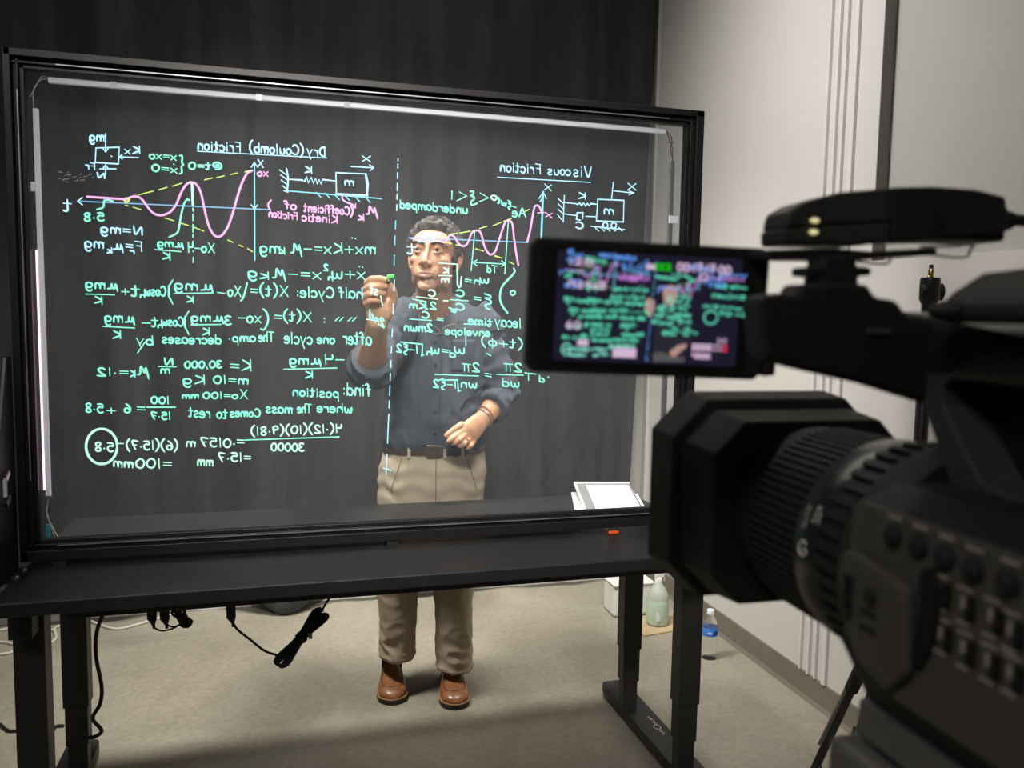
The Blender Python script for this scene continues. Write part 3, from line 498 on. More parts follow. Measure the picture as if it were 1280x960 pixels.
wire([(.012,.012,GZ0+.06),(.018,.008,GZ0+.035),(.028,.008,GZ0+.001)], .0012, M['cable_white'])
B(MB().span((.009,.006,GZ0),(.017,.014,GZ0+.032)).build('connector', M['teal']))
# gussets holding the frame on the desktop, with bolts
for xg, dy in ((GX1+.012,1),(-.045,-1)):
    if dy > 0: poly = [(0.035,TZ),(.16,TZ),(.16,TZ+.03),(.05,TZ+.23),(.035,TZ+.23)]
    else: poly = [(-.035,TZ),(-.17,TZ),(-.17,TZ+.10),(-.15,TZ+.30),(-.07,TZ+.52),(-.035,TZ+.52)]
    gs = B(MB().prism(poly, 'x', xg-.004, xg+.004).build('gusset_plate', M['black_alu'], bevel=.001))
    fl = MB().span((xg-.045 if dy > 0 else xg, min(dy*.035,dy*.15), TZ),(xg if dy > 0 else xg+.035, max(dy*.035,dy*.15), TZ+.005)).build('flange', M['black_alu'], gs)
    for q in (.06,.12):
        MB().lathe((xg+(-.02 if dy > 0 else .02), dy*q, TZ+.005), [(.009,0),(.009,.002),(.006,.005),(.002,.006)], 12).build('bolt', M['chrome'], fl if False else gs, smooth=True)
for z in (.972,1.032): B(MB().box((-.037,-.115,z),(.008,.030,.014), Matrix.Rotation(.5,3,'X')).build('latch', M['chrome'], bevel=.001))
B(MB().box((-.0375,-.128,1.005),(.006,.012,.040)).build('latch', M['paper'], bevel=.001))
# the glass pane and what is written on it
pane = B(MB().span((GX0-.004,-.004,GZ0-.004),(GX1+.004,.004,GZ1+.004)).build('glass_pane', M['glass']))
def to_pane(q):
    p = atY(q[0], q[1], .005); return (p.x, p.z)
SPLIT = ('half_cycle_equation', 'second_half_cycle_equation', 'amplitude_sentence', 'stiffness_value', 'task_sentence', 'cycle_count', 'displacement_fraction', 'damping_ratio')
PIECES = []
for name, items in NOTES: PIECES += [(name, [it]) for it in items] if name in SPLIT else [(name, items)]
for name, items in PIECES:
    mb = MB(); mats = []
    for c, strokes, k in items:
        if INK[c] not in mats: mats.append(INK[c])
        mb.m = mats.index(INK[c]); ribbons(mb, strokes, to_pane, .0043*k, .005)
    o = mb.build(name, mats, pane)
LAB = {'title': None}
# old eraser smears: thin marks whose emission stands in for edge light
M['smear'] = mat('glowing_ink_smear', (.5,.5,.55), .8, emit=(.2,.2,.22), es=.9)
mb = MB(); sm = []
for k in range(26):
    x = random.uniform(72, 118); y = 220+random.uniform(-6, 6)+(x-72)*.12; sm.append([np.array((x,y)), np.array((x+random.uniform(1.5,5), y-random.uniform(-1,2)))])
ribbons(mb, sm, to_pane, .0012, .0049); mb.build('ink_smear', M['smear'], pane)

# ------------------------------------------------------------------ things on and under the desk
def notebook():
    t = tag(empty('clipboard', (1.645, .325, TZ)), 'white sheets in a grey clipboard behind the glass, at the right end of the desktop', 'clipboard')
    R = Matrix.Rotation(math.radians(-12), 3, 'Z') @ Matrix.Rotation(math.radians(8), 3, 'X')
    def bx(name, c, d, m): 
        o = MB().box((0,0,0), d).build(name, m, t, bevel=.001); o.rotation_euler = R.to_euler(); o.location = R @ Vector(c)+Vector((0,0,.022)); return o
    bx('board', (0,0,0), (.20,.26,.006), M['greyboard']); bx('sheet', (.015,-.01,.005), (.15,.22,.003), M['paper']); bx('edge_band', (0,.125,.004), (.20,.012,.008), M['paper']); bx('edge_band', (-.096,0,.004), (.008,.24,.006), M['paper'])
    o = MB().box((0,0,.004), (.235,.25,.008)).build('lower_sheet', M['paper'], t); o.rotation_euler.z = -.3
notebook()
tag(MB().tube([(1.50,-.048,TZ+.006),(1.522,-.048,TZ+.006)], [.006,.006], 12, round_ends=True).build('pen_cap', M['red'], smooth=True), 'small orange red cap on the desktop under the frame', 'cap')
def cable(name, pts, r, m, label, cat='cable', n=8, grp=None):
    o = MB().tube(cr(pts, n), r, 8, cap=True).build(name, m, smooth=True); return tag(o, label, cat, grp)
zb = TZ-TH
P = lambda x, y, Y: tuple(atY(x, y, Y))
F = lambda x, y, z=.006: tuple(atZ(x, y, z))
y1 = .12
cable('power_cable', [P(130,765,y1),P(121,790,y1),P(120,820,y1),P(127,858,y1),P(125,880,y1),P(116,898,y1),P(127,913,y1),P(118,921,y1),P(104,922,y1)], .0052, M['cable_black'], 'black cable hanging from the desk beside the left legs')
cable('floor_cable', [F(0,905),F(10,913),F(24,914),F(45,921),F(62,918),F(70,908),F(80,907)], .005, M['cable_black'], 'black cable lying on the floor among the left desk legs')
cable('white_cable', [F(105,772),F(125,781),F(146,786),F(170,781),F(190,775),F(215,768),F(240,756)], .006, M['cable_white'], 'white cable curving over the floor right of the left legs', grp='white cables on the floor at the left')
cable('white_cable', [F(-6,789),F(10,786),F(30,784),F(68,788)], .006, M['cable_white'], 'white cable running straight at the far left, above the loop', grp='white cables on the floor at the left')
cable('white_cable', [F(-8,803),F(8,803),F(20,808),F(12,816),F(-8,818)], .006, M['cable_white'], 'white cable looped on the floor at the far left edge', grp='white cables on the floor at the left')
cable('white_cable', [F(48,806),F(62,804),F(70,797),F(68,786),F(74,782)], .006, M['cable_white'], 'short bend of white cable seen between the two left legs', grp='white cables on the floor at the left')
# plugs in a power strip beneath the top
ps = empty('power_strip', (0,0,0)); ps.parent = desk; ps.location = -desk.location
MB().span((.22,.0,zb-.036),(.88,.05,zb-.0005)).build('housing', M['rubber'], ps, bevel=.003)
for x in (.30,.37,.62): MB().box((x,.02,zb-.0365),(.03,.028,.002)).build('socket', M['cam_dark'], ps)
def plug(px, py, Y, label):
    a = atY(px, py-8, Y); b = atY(px+1, py+6, Y); c = atY(px+3, py+12, Y)
    o = MB().tube([(a.x,a.y,zb-.0385),b,c], [(.0135,.010),(.012,.009),(.005,.005)], 10).build('plug', M['rubber'], smooth=True)
    MB().tube([c, c+Vector((0.001,0,-.012))], .004, 8).build('strain_relief', M['rubber'], o)
    tag(o, label, 'plug', 'plugs in the strip under the desktop')
plug(189,768,.02,'leftmost black plug hanging under the desktop'); plug(205,768,.02,'second black plug from the left under the desktop'); plug(288,766,.02,'black plug whose cord leads to the tied cable bundle')
cable('thin_cord', [P(190,781,.02),P(195,786,.02),P(203,788.5,.02),P(215,786,.02),P(226,780,.02)], .0024, M['cable_black'], 'thin black cord looping from the leftmost plug', grp='thin cords looping below the desktop')
cable('thin_cord', [P(208,779,.02),P(213,783,.02),P(220,783,.02),P(229,777,.02)], .0022, M['cable_black'], 'thin black cord looping from the second plug', grp='thin cords looping below the desktop')
cable('cord', [P(291,778,.02),P(297,787,.02),P(312,799,.02),P(330,813,.02),P(346,819,.02)], .0034, M['cable_black'], 'black cord drooping from the right plug to the bundle')
def bundle(name, cpts, n, r, spread, label):
    t = tag(empty(name, cpts[0]), label, 'cable bundle'); base = Vector(cpts[0])
    for k in range(n):
        a = 2*PI*k/n; off = Vector((math.cos(a)*spread, math.sin(a)*spread*.7, math.sin(a)*spread*.5)); pts = []
        c = [Vector(p) for p in cpts]
        d = (c[-1]-c[0]).normalized(); s = d.cross(Vector((0,1,0))).normalized()
        wv = random.uniform(.7,1.1)
        for q in cr([c[0]-s*.001, c[0]+s*spread*wv+off*.6, (c[0]+c[-1])/2+off*.7, c[-1]+s*spread*.8*wv+off*.5, c[-1]+d*spread*.9, c[-1]-s*spread*.8*wv-off*.5, (c[0]+c[-1])/2-off*.7, c[0]-s*spread*.8*wv-off*.6, c[0]-d*spread*.8], 5): pts.append(Vector(q)-base)
        MB().tube(pts, r, 6).build('loop', M['cable_black'], t, smooth=True)
    mid = (Vector(cpts[0])+Vector(cpts[-1]))/2-base; d = (Vector(cpts[-1])-Vector(cpts[0])).normalized()
    MB().tube([mid-d*.006, mid+d*.006], spread*1.12, 12).build('tie', M['cable_black'], t, smooth=True)
    return t
tb = bundle('cable_bundle', [P(400,768,.0), P(353,826,.0)], 10, .0034, .0155, 'long black coiled cable bundle tied up and hanging below the desk')
q0 = atY(388,795,-.012)-Vector(tb.location); MB().box(q0, (.010,.002,.016)).build('tag', M['print'], tb)
cable('cord', [P(403,762,.0),P(407,755,.0),P(411,749,.0),P(414,744,.0)], .0032, M['cable_black'], 'short black cord from which the tied bundle hangs')
bundle('small_cord_bundle', [P(222,764,.02), P(233,779,.02)], 7, .0024, .0125, 'small black knot of cords tucked under the desktop between plugs')

# ------------------------------------------------------------------ bottles by the right wall
def bottle(x, y):
    t = tag(empty('water_bottle', (x, y, 0)), 'clear plastic water bottle with a blue label on the floor by the wall', 'bottle')
    pr = [(.026,0),(.031,.004),(.032,.02),(.030,.028),(.032,.036),(.030,.046),(.032,.056),(.030,.066),(.032,.078),(.031,.09),(.032,.10),(.032,.135),(.031,.142),(.028,.158),(.018,.178),(.0125,.188),(.0125,.195)]
    MB().lathe((0,0,0), pr, 28).build('body', M['clearp'], t, smooth=True, angle=60)
    MB().lathe((0,0,0), [(.0322,.101),(.0326,.102),(.0326,.134),(.0322,.135)], 28, cap=False).build('label_band', M['label_blue'], t, smooth=True)
    b = MB()
    for k in range(7):
        a = -PI/2+.05+k*.14-.1; b2 = a+.14
        b.add([(.0329*math.cos(a),.0329*math.sin(a),.106),(.0329*math.cos(b2),.0329*math.sin(b2),.106),(.0329*math.cos(b2),.0329*math.sin(b2),.122+.004*math.sin(k)),(.0329*math.cos(a),.0329*math.sin(a),.122+.004*math.sin(k-1))],[(0,1,2,3)])
    b.build('label_print', M['label_navy'], t)
    b = MB()
    for k in range(4):
        a = -PI/2-.75+k*.13; b2 = a+.13
        b.add([(.0329*math.cos(a),.0329*math.sin(a),.113),(.0329*math.cos(b2),.0329*math.sin(b2),.115),(.0329*math.cos(b2),.0329*math.sin(b2),.120),(.0329*math.cos(a),.0329*math.sin(a),.119)],[(0,1,2,3)])
    b.build('label_print', M['label_white'], t)
    MB().lathe((0,0,0), [(.0145,.190),(.0148,.193),(.0148,.205),(.0135,.208)], 20).build('cap', M['label_white'], t, smooth=True)
p = atZ(886,822,0); bottle(p.x, p.y)
def spray(x, y):
    tag(MB().box((x+.0,y,.003),(.26,.20,.005), Matrix.Rotation(.15,3,'Z')).build('cardboard_sheet', M['card']), 'flat piece of brown cardboard on the floor under the spray bottle', 'cardboard')
    t = tag(empty('spray_bottle', (x+.005, y, .006)), 'translucent spray bottle with pale green liquid standing on cardboard', 'spray bottle')
    MB().lathe((0,0,0), [(.046,0),(.050,.004),(.050,.10),(.046,.14),(.036,.165),(.018,.19),(.014,.205)], 28).build('body', M['milky'], t, smooth=True, angle=60)
    MB().lathe((0,0,0), [(.0505,.01),(.0507,.012),(.0507,.115),(.050,.117)], 28, cap=False).build('liquid_band', M['green_liquid'], t, smooth=True)
    MB().prism([(-.030,.03),(-.012,.03),(-.010,.05),(-.026,.075),(-.032,.07)], 'y', -.0525, -.0505).build('label_patch', M['label_white'], t)
    MB().lathe((0,0,0), [(.017,.195),(.017,.215),(.012,.222)], 16).build('collar', M['milky_white'], t, smooth=True)
    h = MB().prism([(-.018,.218),(-.016,.250),(-.004,.262),(.036,.256),(.052,.246),(.052,.236),(.030,.232),(.016,.218)], 'y', -.010, .010).build('spray_head', M['milky_white'], t, bevel=.003)
    MB().tube([(.022,0,.234),(.030,0,.215),(.028,0,.200)], .004, 8).build('trigger', M['milky_white'], h, smooth=True)
p = atZ(826,786,0); spray(p.x, p.y+.05)
t = tag(empty('storage_tub', (p.x-.06, p.y+.24, 0)), 'pale plastic tub half hidden behind the spray bottle', 'tub')
MB().prism([(-.10,-.07),(.10,-.07),(.10,.07),(-.10,.07)], 'z', 0, .15).build('body', M['milky_white'], t, bevel=.015)
MB().prism([(-.105,-.075),(.105,-.075),(.105,.075),(-.105,.075)], 'z', .15, .162).build('lid', M['milky_white'], t, bevel=.004)

# ------------------------------------------------------------------ the camcorder in the foreground
CO = np.array([0.8466, -1.8490, 1.3304]); CYAW = -0.04197
cc = tag(empty('camcorder', CO, CYAW), 'large black camcorder in the right foreground aimed at the glass board', 'video camera')
_c, _s = math.cos(CYAW), math.sin(CYAW); CM = np.array([[_c,-_s,0],[_s,_c,0],[0,0,1]])
def LP(x, y, ly):
    """point of the camcorder's own frame at depth ly along its axis"""
    c = (CAM-CO) @ CM; d = ray(x, y) @ CM; q = c+(ly-c[1])/d[1]*d; return (q[0], q[2])
def LX(x, y, lx):
    c = (CAM-CO) @ CM; d = ray(x, y) @ CM; q = c+(lx-c[0])/d[0]*d; return (q[1], q[2])
AX, AZ = .012, -.006
def octo(hw, hh, ch, cx=AX, cz=AZ): return [(cx-hw+ch,cz-hh),(cx+hw-ch,cz-hh),(cx+hw,cz-hh+ch),(cx+hw,cz+hh-ch),(cx+hw-ch,cz+hh),(cx-hw+ch,cz+hh),(cx-hw,cz+hh-ch),(cx-hw,cz-hh+ch)]
def frustum(name, secs, m, parent, **k):
    b = MB(); b.rings([[(p[0], y, p[1]) for p in poly] for y, poly in secs]); return b.build(name, m, parent, **k)
hood = frustum('lens_hood', [(.0, octo(.0575,.0495,.017)), (.030, octo(.0605,.0525,.018)), (.0305, octo(.058,.050,.017)), (.036, octo(.058,.050,.017)), (.0365, octo(.0655,.0575,.021)), (.062, octo(.068,.060,.022))], M['cam_black'], cc, bevel=.0015)
frustum('hood_opening', [(.0615, octo(.062,.054,.02)), (.0625, octo(.062,.054,.02))], M['cam_dark'], hood)
MB().lathe((AX,0,AZ), [(.038,.0628),(.034,.0632),(.001,.066)], 32, 'y').build('front_element', M['cam_gloss'], hood, smooth=True)
def ribs(name, r0, r1, y0, y1, n, m):
    b = MB(); b.lathe((AX,0,AZ), [(r0,y0),(r0,y1)], 64, 'y')
    for k in range(n):
        a = 2*PI*k/n; d = 2*PI/n*.28
        q = [(AX+r*math.cos(t), AZ+r*math.sin(t)) for r, t in ((r0*.99,a-d),(r0*.99,a+d),(r1,a+d*.8),(r1,a-d*.8))]
        b.prism([(p[0],p[1]) for p in q], 'y', y0+.001, y1-.001)
    return b.build(name, m, cc)
MB().lathe((AX,0,AZ), [(.046,.001),(.047,-.004),(.047,-.021)], 64, 'y').build('barrel_front', M['cam_black'], cc, smooth=True)
ribs('focus_ring', .0472, .0488, -.020, -.060, 76, M['rubber'])
gr = MB().lathe((AX,0,AZ), [(.0485,-.060),(.0495,-.062),(.0495,-.079),(.0490,-.081)], 96, 'y').build('lens_barrel', M['cam_gloss'], cc, smooth=True)
ribs('zoom_ring', .0490, .0512, -.080, -.097, 44, M['rubber'])
MB().lathe((AX,0,AZ), [(.051,-.096),(.0530,-.099),(.0530,-.106),(.0560,-.108),(.0560,-.116),(.054,-.120)], 96, 'y').build('barrel_collar', M['cam_black'], cc, smooth=True)
def cyl_text(txt, ang0, ang1, y0, y1, R, h, m, wd, along='ang'):
    b = MB()
    st = layout(txt, (0,0), (1,0), 1.0)
    for s in st:
        P3 = []
        for q in s:
            u, v = q[0], -q[1]   # u along the text 0..1, v height 0..~1
            if along == 'ang': a = ang0+(ang1-ang0)*u; y = y0-v*h
            else: a = ang0-v*h/R; y = y0+(y1-y0)*u
            P3.append(Vector((AX+R*math.cos(a), y, AZ+R*math.sin(a))))
        b.tube(P3 if len(P3) > 1 else [P3[0], P3[0]+Vector((0,-.0004,0))], wd, 4)
    return b.build('lettering', m, gr)
cyl_text('G', PI+.02, PI+.02, -.0665, -.0725, .0497, .0065, M['print_w'], .0006, 'y')
cyl_text('20x', PI-.30, PI-.46, -.0725, -.0765, .0497, .0045, M['print_w'], .00028)
cyl_text('OPTiCAL', PI-.22, PI-.44, -.0660, -.0695, .0497, .0030, M['print'], .00022)
b = MB()
for s in layout('Sony Lens G', (0,0), (1,0), 1.0):
    x0, z0 = LP(946, 680, -.0005); x1, z1 = LP(950, 622, -.0005)
    b.tube([Vector((x0+(x1-x0)*q[0]-q[1]*-.0022, -.0012, z0+(z1-z0)*q[0])) for q in s], .0002, 4)
b.build('lettering', M['print'], hood)
# body
bx0, bx1 = -.050, .075
sec = lambda i: [(bx0+.012+i,-.050+i),(bx1-.01-i,-.050+i),(bx1-i,-.035+i),(bx1-i,.022-i),(bx1-.015-i,.036-i),(bx0+.02+i,.036-i),(bx0+i,.028-i),(bx0+i,-.028+i)]
frustum('body', [(-.108, sec(.008)), (-.118, sec(0)), (-.32, sec(0)), (-.325, sec(.004))], M['cam_black'], cc, bevel=.002)
pan = MB().prism([(-.120,.000),(-.122,.028),(-.128,.0315),(-.30,.0315),(-.30,-.034),(-.150,-.034),(-.135,-.028)], 'x', -.0518, -.049).build('control_panel', M['cam_grey'], cc, bevel=.0008)
mod = MB().prism([(-.121,.004),(-.123,.012),(-.130,.013),(-.158,.009),(-.160,-.020),(-.150,-.031),(-.134,-.026),(-.125,-.014)], 'x', -.0565, -.0515).build('switch_module', M['cam_grey'], cc, bevel=.002)
MB().box((-.0567,-.1285,-.003),(.0012,.0045,.014)).build('slot', M['cam_dark'], mod); MB().box((-.0572,-.1285,-.0105),(.002,.004,.004)).build('slider', M['cam_black'], mod, bevel=.0005)
MB().lathe((-.0565,-.141,.000), [(.0032,0),(.0030,-.0012),(.0005,-.0014)], 16, 'x').build('button', M['cam_black'], mod, smooth=True)
for z in (-.006,-.012): MB().box((-.0568,-.140,z),(.0008,.008,.0016)).build('button', M['cam_black'], mod)
MB().prism([LX(x, y, -.0535) for x, y in [(1150,712),(1166,708),(1173,735),(1172,770),(1165,806),(1150,836),(1136,832),(1145,790),(1149,750)]], 'x', -.0540, -.0515).build('dial', M['cam_dark'], cc, bevel=.0008)
for k, (x, y) in enumerate([(1118,670),(1150,683),(1183,697),(1218,713),(1262,730)]):
    yy, zz = LX(x, y, -.0518)
    bt = MB().lathe((-.0518,yy,zz), [(.0042,0),(.0042,-.0008),(.0033,-.0012),(.0033,-.0022),(.0028,-.0027),(.0002,-.003)], 20, 'x').build('button', M['cam_black'], pan, smooth=True)
    mb = MB(); mb.box((-.0521,yy,zz+.0066),(.0004,.0065,.0009)); mb.build('lettering', M['print'], pan)
for k, (x, y) in enumerate([(1185,745),(1215,762),(1250,778),(1186,800),(1215,818),(1246,835),(1275,795),(1275,850)]):
    yy, zz = LX(x, y, -.0518)
    MB().box((-.0520,yy,zz),(.0008,.0034,.0078)).build('slot', M['cam_dark'], pan); MB().box((-.0530,yy,zz-.001),(.0022,.002,.0026)).build('toggle', M['cam_black'], pan, bevel=.0004)
    mb = MB(); mb.box((-.0521,yy+.003,zz+.0055),(.0004,.006,.0007)); mb.box((-.0521,yy+.0034,zz+.001),(.0004,.0012,.004)); mb.box((-.0521,yy+.0034,zz-.0055),(.0004,.005,.0007)); mb.build('lettering', M['print'], pan)
# carrying handle
HL = lambda pts: [LX(x, y, -.010) for x, y in pts]
MB().prism(HL([(1100,388),(1125,391),(1180,401),(1230,413),(1290,428),(1400,450),(1400,500),(1290,488),(1200,478),(1140,478),(1090,468)]), 'x', -.010, .036).build('handle', M['cam_gloss'], cc, bevel=.004)
MB().prism(HL([(1134,464),(1150,500),(1168,548),(1186,604),(1240,632),(1300,650),(1290,636),(1225,602),(1196,545),(1178,505),(1178,484),(1196,468)]), 'x', -.010, .010).build('handle_strut', M['cam_strut'], cc, bevel=.001)
MB().prism(HL([(1170,468),(1172,505),(1190,550),(1220,606),(1290,640),(1400,660),(1400,480),(1300,470)]), 'x', .0105, .034).build('grip', M['cam_dark'], cc, bevel=.002)
MB().prism(HL([(1050,463),(1100,470),(1146,497),(1148,504),(1120,494),(1080,478)]), 'x', -.009, .030).build('handle_wedge', M['cam_strut'], cc)
A = [LP(x, y, -.10) for x, y in [(938,372),(962,367),(985,370),(990,356),(1025,354),(1072,356),(1082,372),(1108,376),(1122,396),(1200,404),(1230,470),(1200,510),(1150,502),(1080,480),(1000,462),(945,448)]]
MB().prism(A, 'y', -.107, -.092).build('monitor_arm', M['cam_black'], cc, bevel=.002)
x, z = LP(1104, 414, -.1075); MB().box((x-.002,-.1075,z),(.010,.0012,.0022)).build('release_catch', M['cam_grey'], cc)
A = [LP(x, y, -.14) for x, y in [(1208,404),(1210,380),(1228,362),(1262,340),(1330,332),(1330,404)]]
MB().prism(A, 'y', -.165, -.125).build('grip_block', M['cam_black'], cc, bevel=.003)
x, z = LP(1188, 392, -.13); MB().ell((x,-.13,z+.001),(.008,.008,.004), 8).build('rocker', M['cam_black'], cc, smooth=True)
# the flip-out monitor
c = Vector((-.1065,-.05,.1010)); lcd = empty('monitor', c); lcd.parent = cc; lcd.rotation_euler = (math.radians(2), math.radians(1.5), math.radians(-8))
LW, LH = .1065, .0585
MB().prism([(-LW/2,-LH/2+.003),(-LW/2+.003,-LH/2),(LW/2-.003,-LH/2),(LW/2,-LH/2+.003),(LW/2,LH/2-.003),(LW/2-.003,LH/2),(-LW/2+.003,LH/2),(-LW/2,LH/2-.003)], 'y', 0, .012).build('monitor_housing', M['cam_black'], lcd, bevel=.001)
MB().box((-.002,-.0002,.0),(.093,.0006,.0515)).build('monitor_bezel', M['cam_gloss'], lcd)
MB().lathe((LW/2+.004,.006,0), [(.0001,-.028),(.0045,-.027),(.0045,.004),(.0001,.005)], 16).build('hinge', M['cam_black'], lcd, smooth=True)
M['screen'] = glow('screen_background', (.010,.009,.022), 1.0)
SW, SH = .0820, .0475; SX0 = -.0415; SZ1 = .0240
scr = MB().box((SX0+SW/2,-.0006,SZ1-SH/2),(SW,.0006,SH)).build('screen', M['screen'], lcd)
def lcdmap(q):   # q in picture units of the board -> monitor plane
    px = 804+(q[0]-490)*(.274 if q[0] < 490 else .30); py = 321.6+(q[1]-190)*.311
    return np.array([SX0+(px-689)/223*SW, SZ1-(py-316)/134*SH])
SC = {}
def scm(n, col, s):
    if n not in SC: SC[n] = glow('screen_'+n, col, s)
    return SC[n]
scm('blue',(.12,.32,.85),.9); scm('green',(.12,.75,.50),.8); scm('mint',(.25,.80,.65),.75); scm('pink',(.60,.25,.75),.75); scm('cyan',(.15,.55,.80),.8); scm('lime',(.3,.7,.2),.6)
scm('osd',(.78,.55,.78),.75); scm('go',(.01,.70,.01),.8); scm('alert',(.9,.03,.12),.9); scm('skin',(.45,.26,.22),.9); scm('trousers',(.09,.085,.09),.9); scm('shirt',(.02,.02,.035),.9)
CMAP = {'b':'blue','g':'green','w':'mint','p':'pink','c':'cyan','t':'cyan','y':'lime'}
mb = MB(); names = sorted(set(CMAP.values())); mats = [SC[n] for n in names]
for name, items in NOTES:
    for c_, strokes, k in items:
        mb.m = names.index(CMAP[c_])
        sub = [s[::2]+[s[-1]] if len(s) > 5 else s for s in strokes]
        ribbons(mb, sub, lcdmap, .00055*min(k,1.3), -.00108)
# lines hidden behind the monitor in the photograph but visible on its picture
extra = [T('g','x=Ae-ξwt',872,290,745,288,14), T('g','Sin(wdt',870,330,735,326,14), T('g','2=.07',880,400,770,398,16), T('g','wn=Km',860,372,700,370,12), ('g', [[np.array((735+28*math.cos(a), 408+26*math.sin(a))) for a in [2*PI*k/24 for k in range(25)]]], 1.2), T('p','X(0)=xo',860,258,700,256,10), T('b','V=(t)',868,242,760,240,10)]
for c_, strokes, k in extra: mb.m = names.index(CMAP[c_]); ribbons(mb, strokes, lcdmap, .0006*k, -.00108)
mb.build('screen_writing', mats, scr)
def sc_pt(x, y): return np.array([SX0+(640+x/4.267-689)/223*SW, SZ1-(290+y/4.267-316)/134*SH])
def blob(name, m, pts, off):
    P3 = [sc_pt(*p) for p in pts]; MB().add([(p[0],off,p[1]) for p in P3], [tuple(range(len(P3)))]).build(name, m, scr)
blob('screen_figure', SC['trousers'], [(725,625),(770,618),(840,645),(890,640),(892,668),(728,674)], -.00100)
blob('screen_figure', SC['shirt'], [(730,390),(760,370),(830,380),(890,430),(925,560),(880,640),(800,640),(725,620)], -.00096)
blob('screen_figure', SC['skin'], [(752,300),(765,270),(800,262),(828,285),(830,330),(812,368),(785,375),(760,345)], -.00102)
blob('screen_figure', SC['skin'], [(668,345),(690,335),(716,352),(715,400),(700,438),(680,430),(664,390)], -.00102)
blob('screen_figure', SC['skin'], [(812,612),(850,580),(895,568),(898,585),(860,620),(845,642),(815,638)], -.00102)
mb = MB(); om = [SC['osd'], SC['go'], SC['alert']]
def osd(txt, x0, y0, x1, y1, h, m=0, k=1.0):
    mb.m = m; ribbons(mb, layout(txt, (x0,y0), (x1,y1), h), lambda q: sc_pt(*q), .0007*k, -.00115)
osd('00:17:17.00', 822, 186, 1098, 192, 42, 0, 1.2); osd('120', 268, 182, 385, 180, 30); osd('F4.0', 265, 300, 340, 300, 34); osd('9dB', 355, 300, 455, 300, 34); osd('60', 270, 512, 340, 512, 38); osd('1.4', 330, 600, 385, 600, 30); osd('4200K', 930, 642, 1028, 645, 26); osd('Hi', 1060, 560, 1105, 560, 26); osd('C 1', 940, 230, 1050, 228, 30)
def rect(x0, y0, x1, y1, m): 
    mb.m = m; P4 = [sc_pt(*p) for p in ((x0,y0),(x1,y0),(x1,y1),(x0,y1))]; mb.add([(p[0],-.00112,p[1]) for p in P4], [(0,1,2,3)])
for y in (570, 592): rect(925, y, 1085, y+7, 0); rect(1088, y, 1112, y+12, 2)
for k in range(4): rect(928+k*26, 566, 944+k*26, 604, 0)
rect(707, 155, 786, 190, 1); rect(514, 606, 636, 656, 0); rect(330, 570, 385, 602, 0); rect(660, 160, 704, 188, 0)
mb.build('screen_display_data', om, scr)
osd2 = MB(); ribbons(osd2, layout('STBY'.replace('S','5'), (716,184), (778,184), 20), lambda q: sc_pt(*q), .0005, -.0013)
osd2.build('screen_display_data', M['cam_dark'], scr)
# wireless receiver on the accessory shoe
rc = tag(empty('wireless_receiver', CO+CM@np.array([.0,-.06,.12]), CYAW), 'black wireless microphone receiver mounted on top of the camcorder', 'receiver')
RO = np.array([.0,-.06,.12])
def rx(poly, y0, y1, name, m, par=None, **k):
    return MB().prism([(p[0]-RO[0], p[1]-RO[2]) for p in poly], 'y', y0-RO[1], y1-RO[1]).build(name, m, par or rc, **k)
Rp = lambda *q: [LP(x+(8 if x < 1000 else 0), y, -.064) for x, y in q]
rx(Rp((960,307),(959,287),(1099,280),(1098,303),(1060,309)), -.072, -.052, 'battery_case', M['rx_grey'], bevel=.0015)
rx(Rp((961,286.5),(966,266),(985,255),(1038,243),(1099,238),(1099,280.5)), -.0722, -.052, 'battery_door', M['rx_grey'], bevel=.0015)
rx(Rp((1100,237),(1150,236),(1205,240),(1240,249),(1241,265),(1238,304),(1180,302),(1100,303)), -.0725, -.050, 'housing', M['cam_black'], bevel=.0015)
rx(Rp((1158,270),(1238,262),(1236,293),(1160,296)), -.0745, -.072, 'side_cover', M['cam_gloss'], bevel=.001)
rx(Rp((937,314),(1025,312),(1068,316),(1150,312),(1150,320),(1060,326),(937,325)), -.075, -.055, 'shoe_plate', M['cam_black'], bevel=.001)
for x, y in ((1018.5,275.5),(1017,290)):
    q = LP(x, y, -.0728); MB().ell((q[0]-RO[0],-.0128,q[1]-RO[2]),(.0022,.0008,.0011), 8).build('indicator', M['led'], rc, smooth=True)
def rtube(pts, ly, r, name, m): 
    P3 = [(q[0]-RO[0], ly-RO[1]+d, q[1]-RO[2]) for q, d in [(LP(x, y, ly), d) for x, y, d in pts]]; return MB().tube(cr(P3, 6), r, 8).build(name, m, rc, smooth=True)
rtube([(1024,324,0),(1030,319,0),(1060,315,0),(1105,322,0),(1117,313,0),(1113,324,0),(1104,330,0),(1060,325,0)], -.074, .0006, 'wire_clip', M['chrome'])
rtube([(1150,309,0),(1190,308,0),(1216,306,0),(1213,312,0),(1204,322,0),(1150,317,0)], -.074, .0006, 'wire_clip', M['chrome'])
rtube([(1240,275,0),(1262,276,0)], -.06, .0045, 'strain_relief', M['rubber'])
rtube([(1258,274,0),(1280,278,-.004),(1320,290,-.02)], -.06, .0028, 'cable', M['cable_black'])
A = [LP(x, y, -.09) for x, y in [(1002,345),(1002,334),(1022,333),(1022,322),(1060,322),(1062,333),(1080,335),(1080,345),(1064,346),(1064,368),(1018,368),(1018,346)]]
MB().prism(A, 'y', -.095, -.082).build('accessory_shoe', M['cam_black'], cc, bevel=.001)

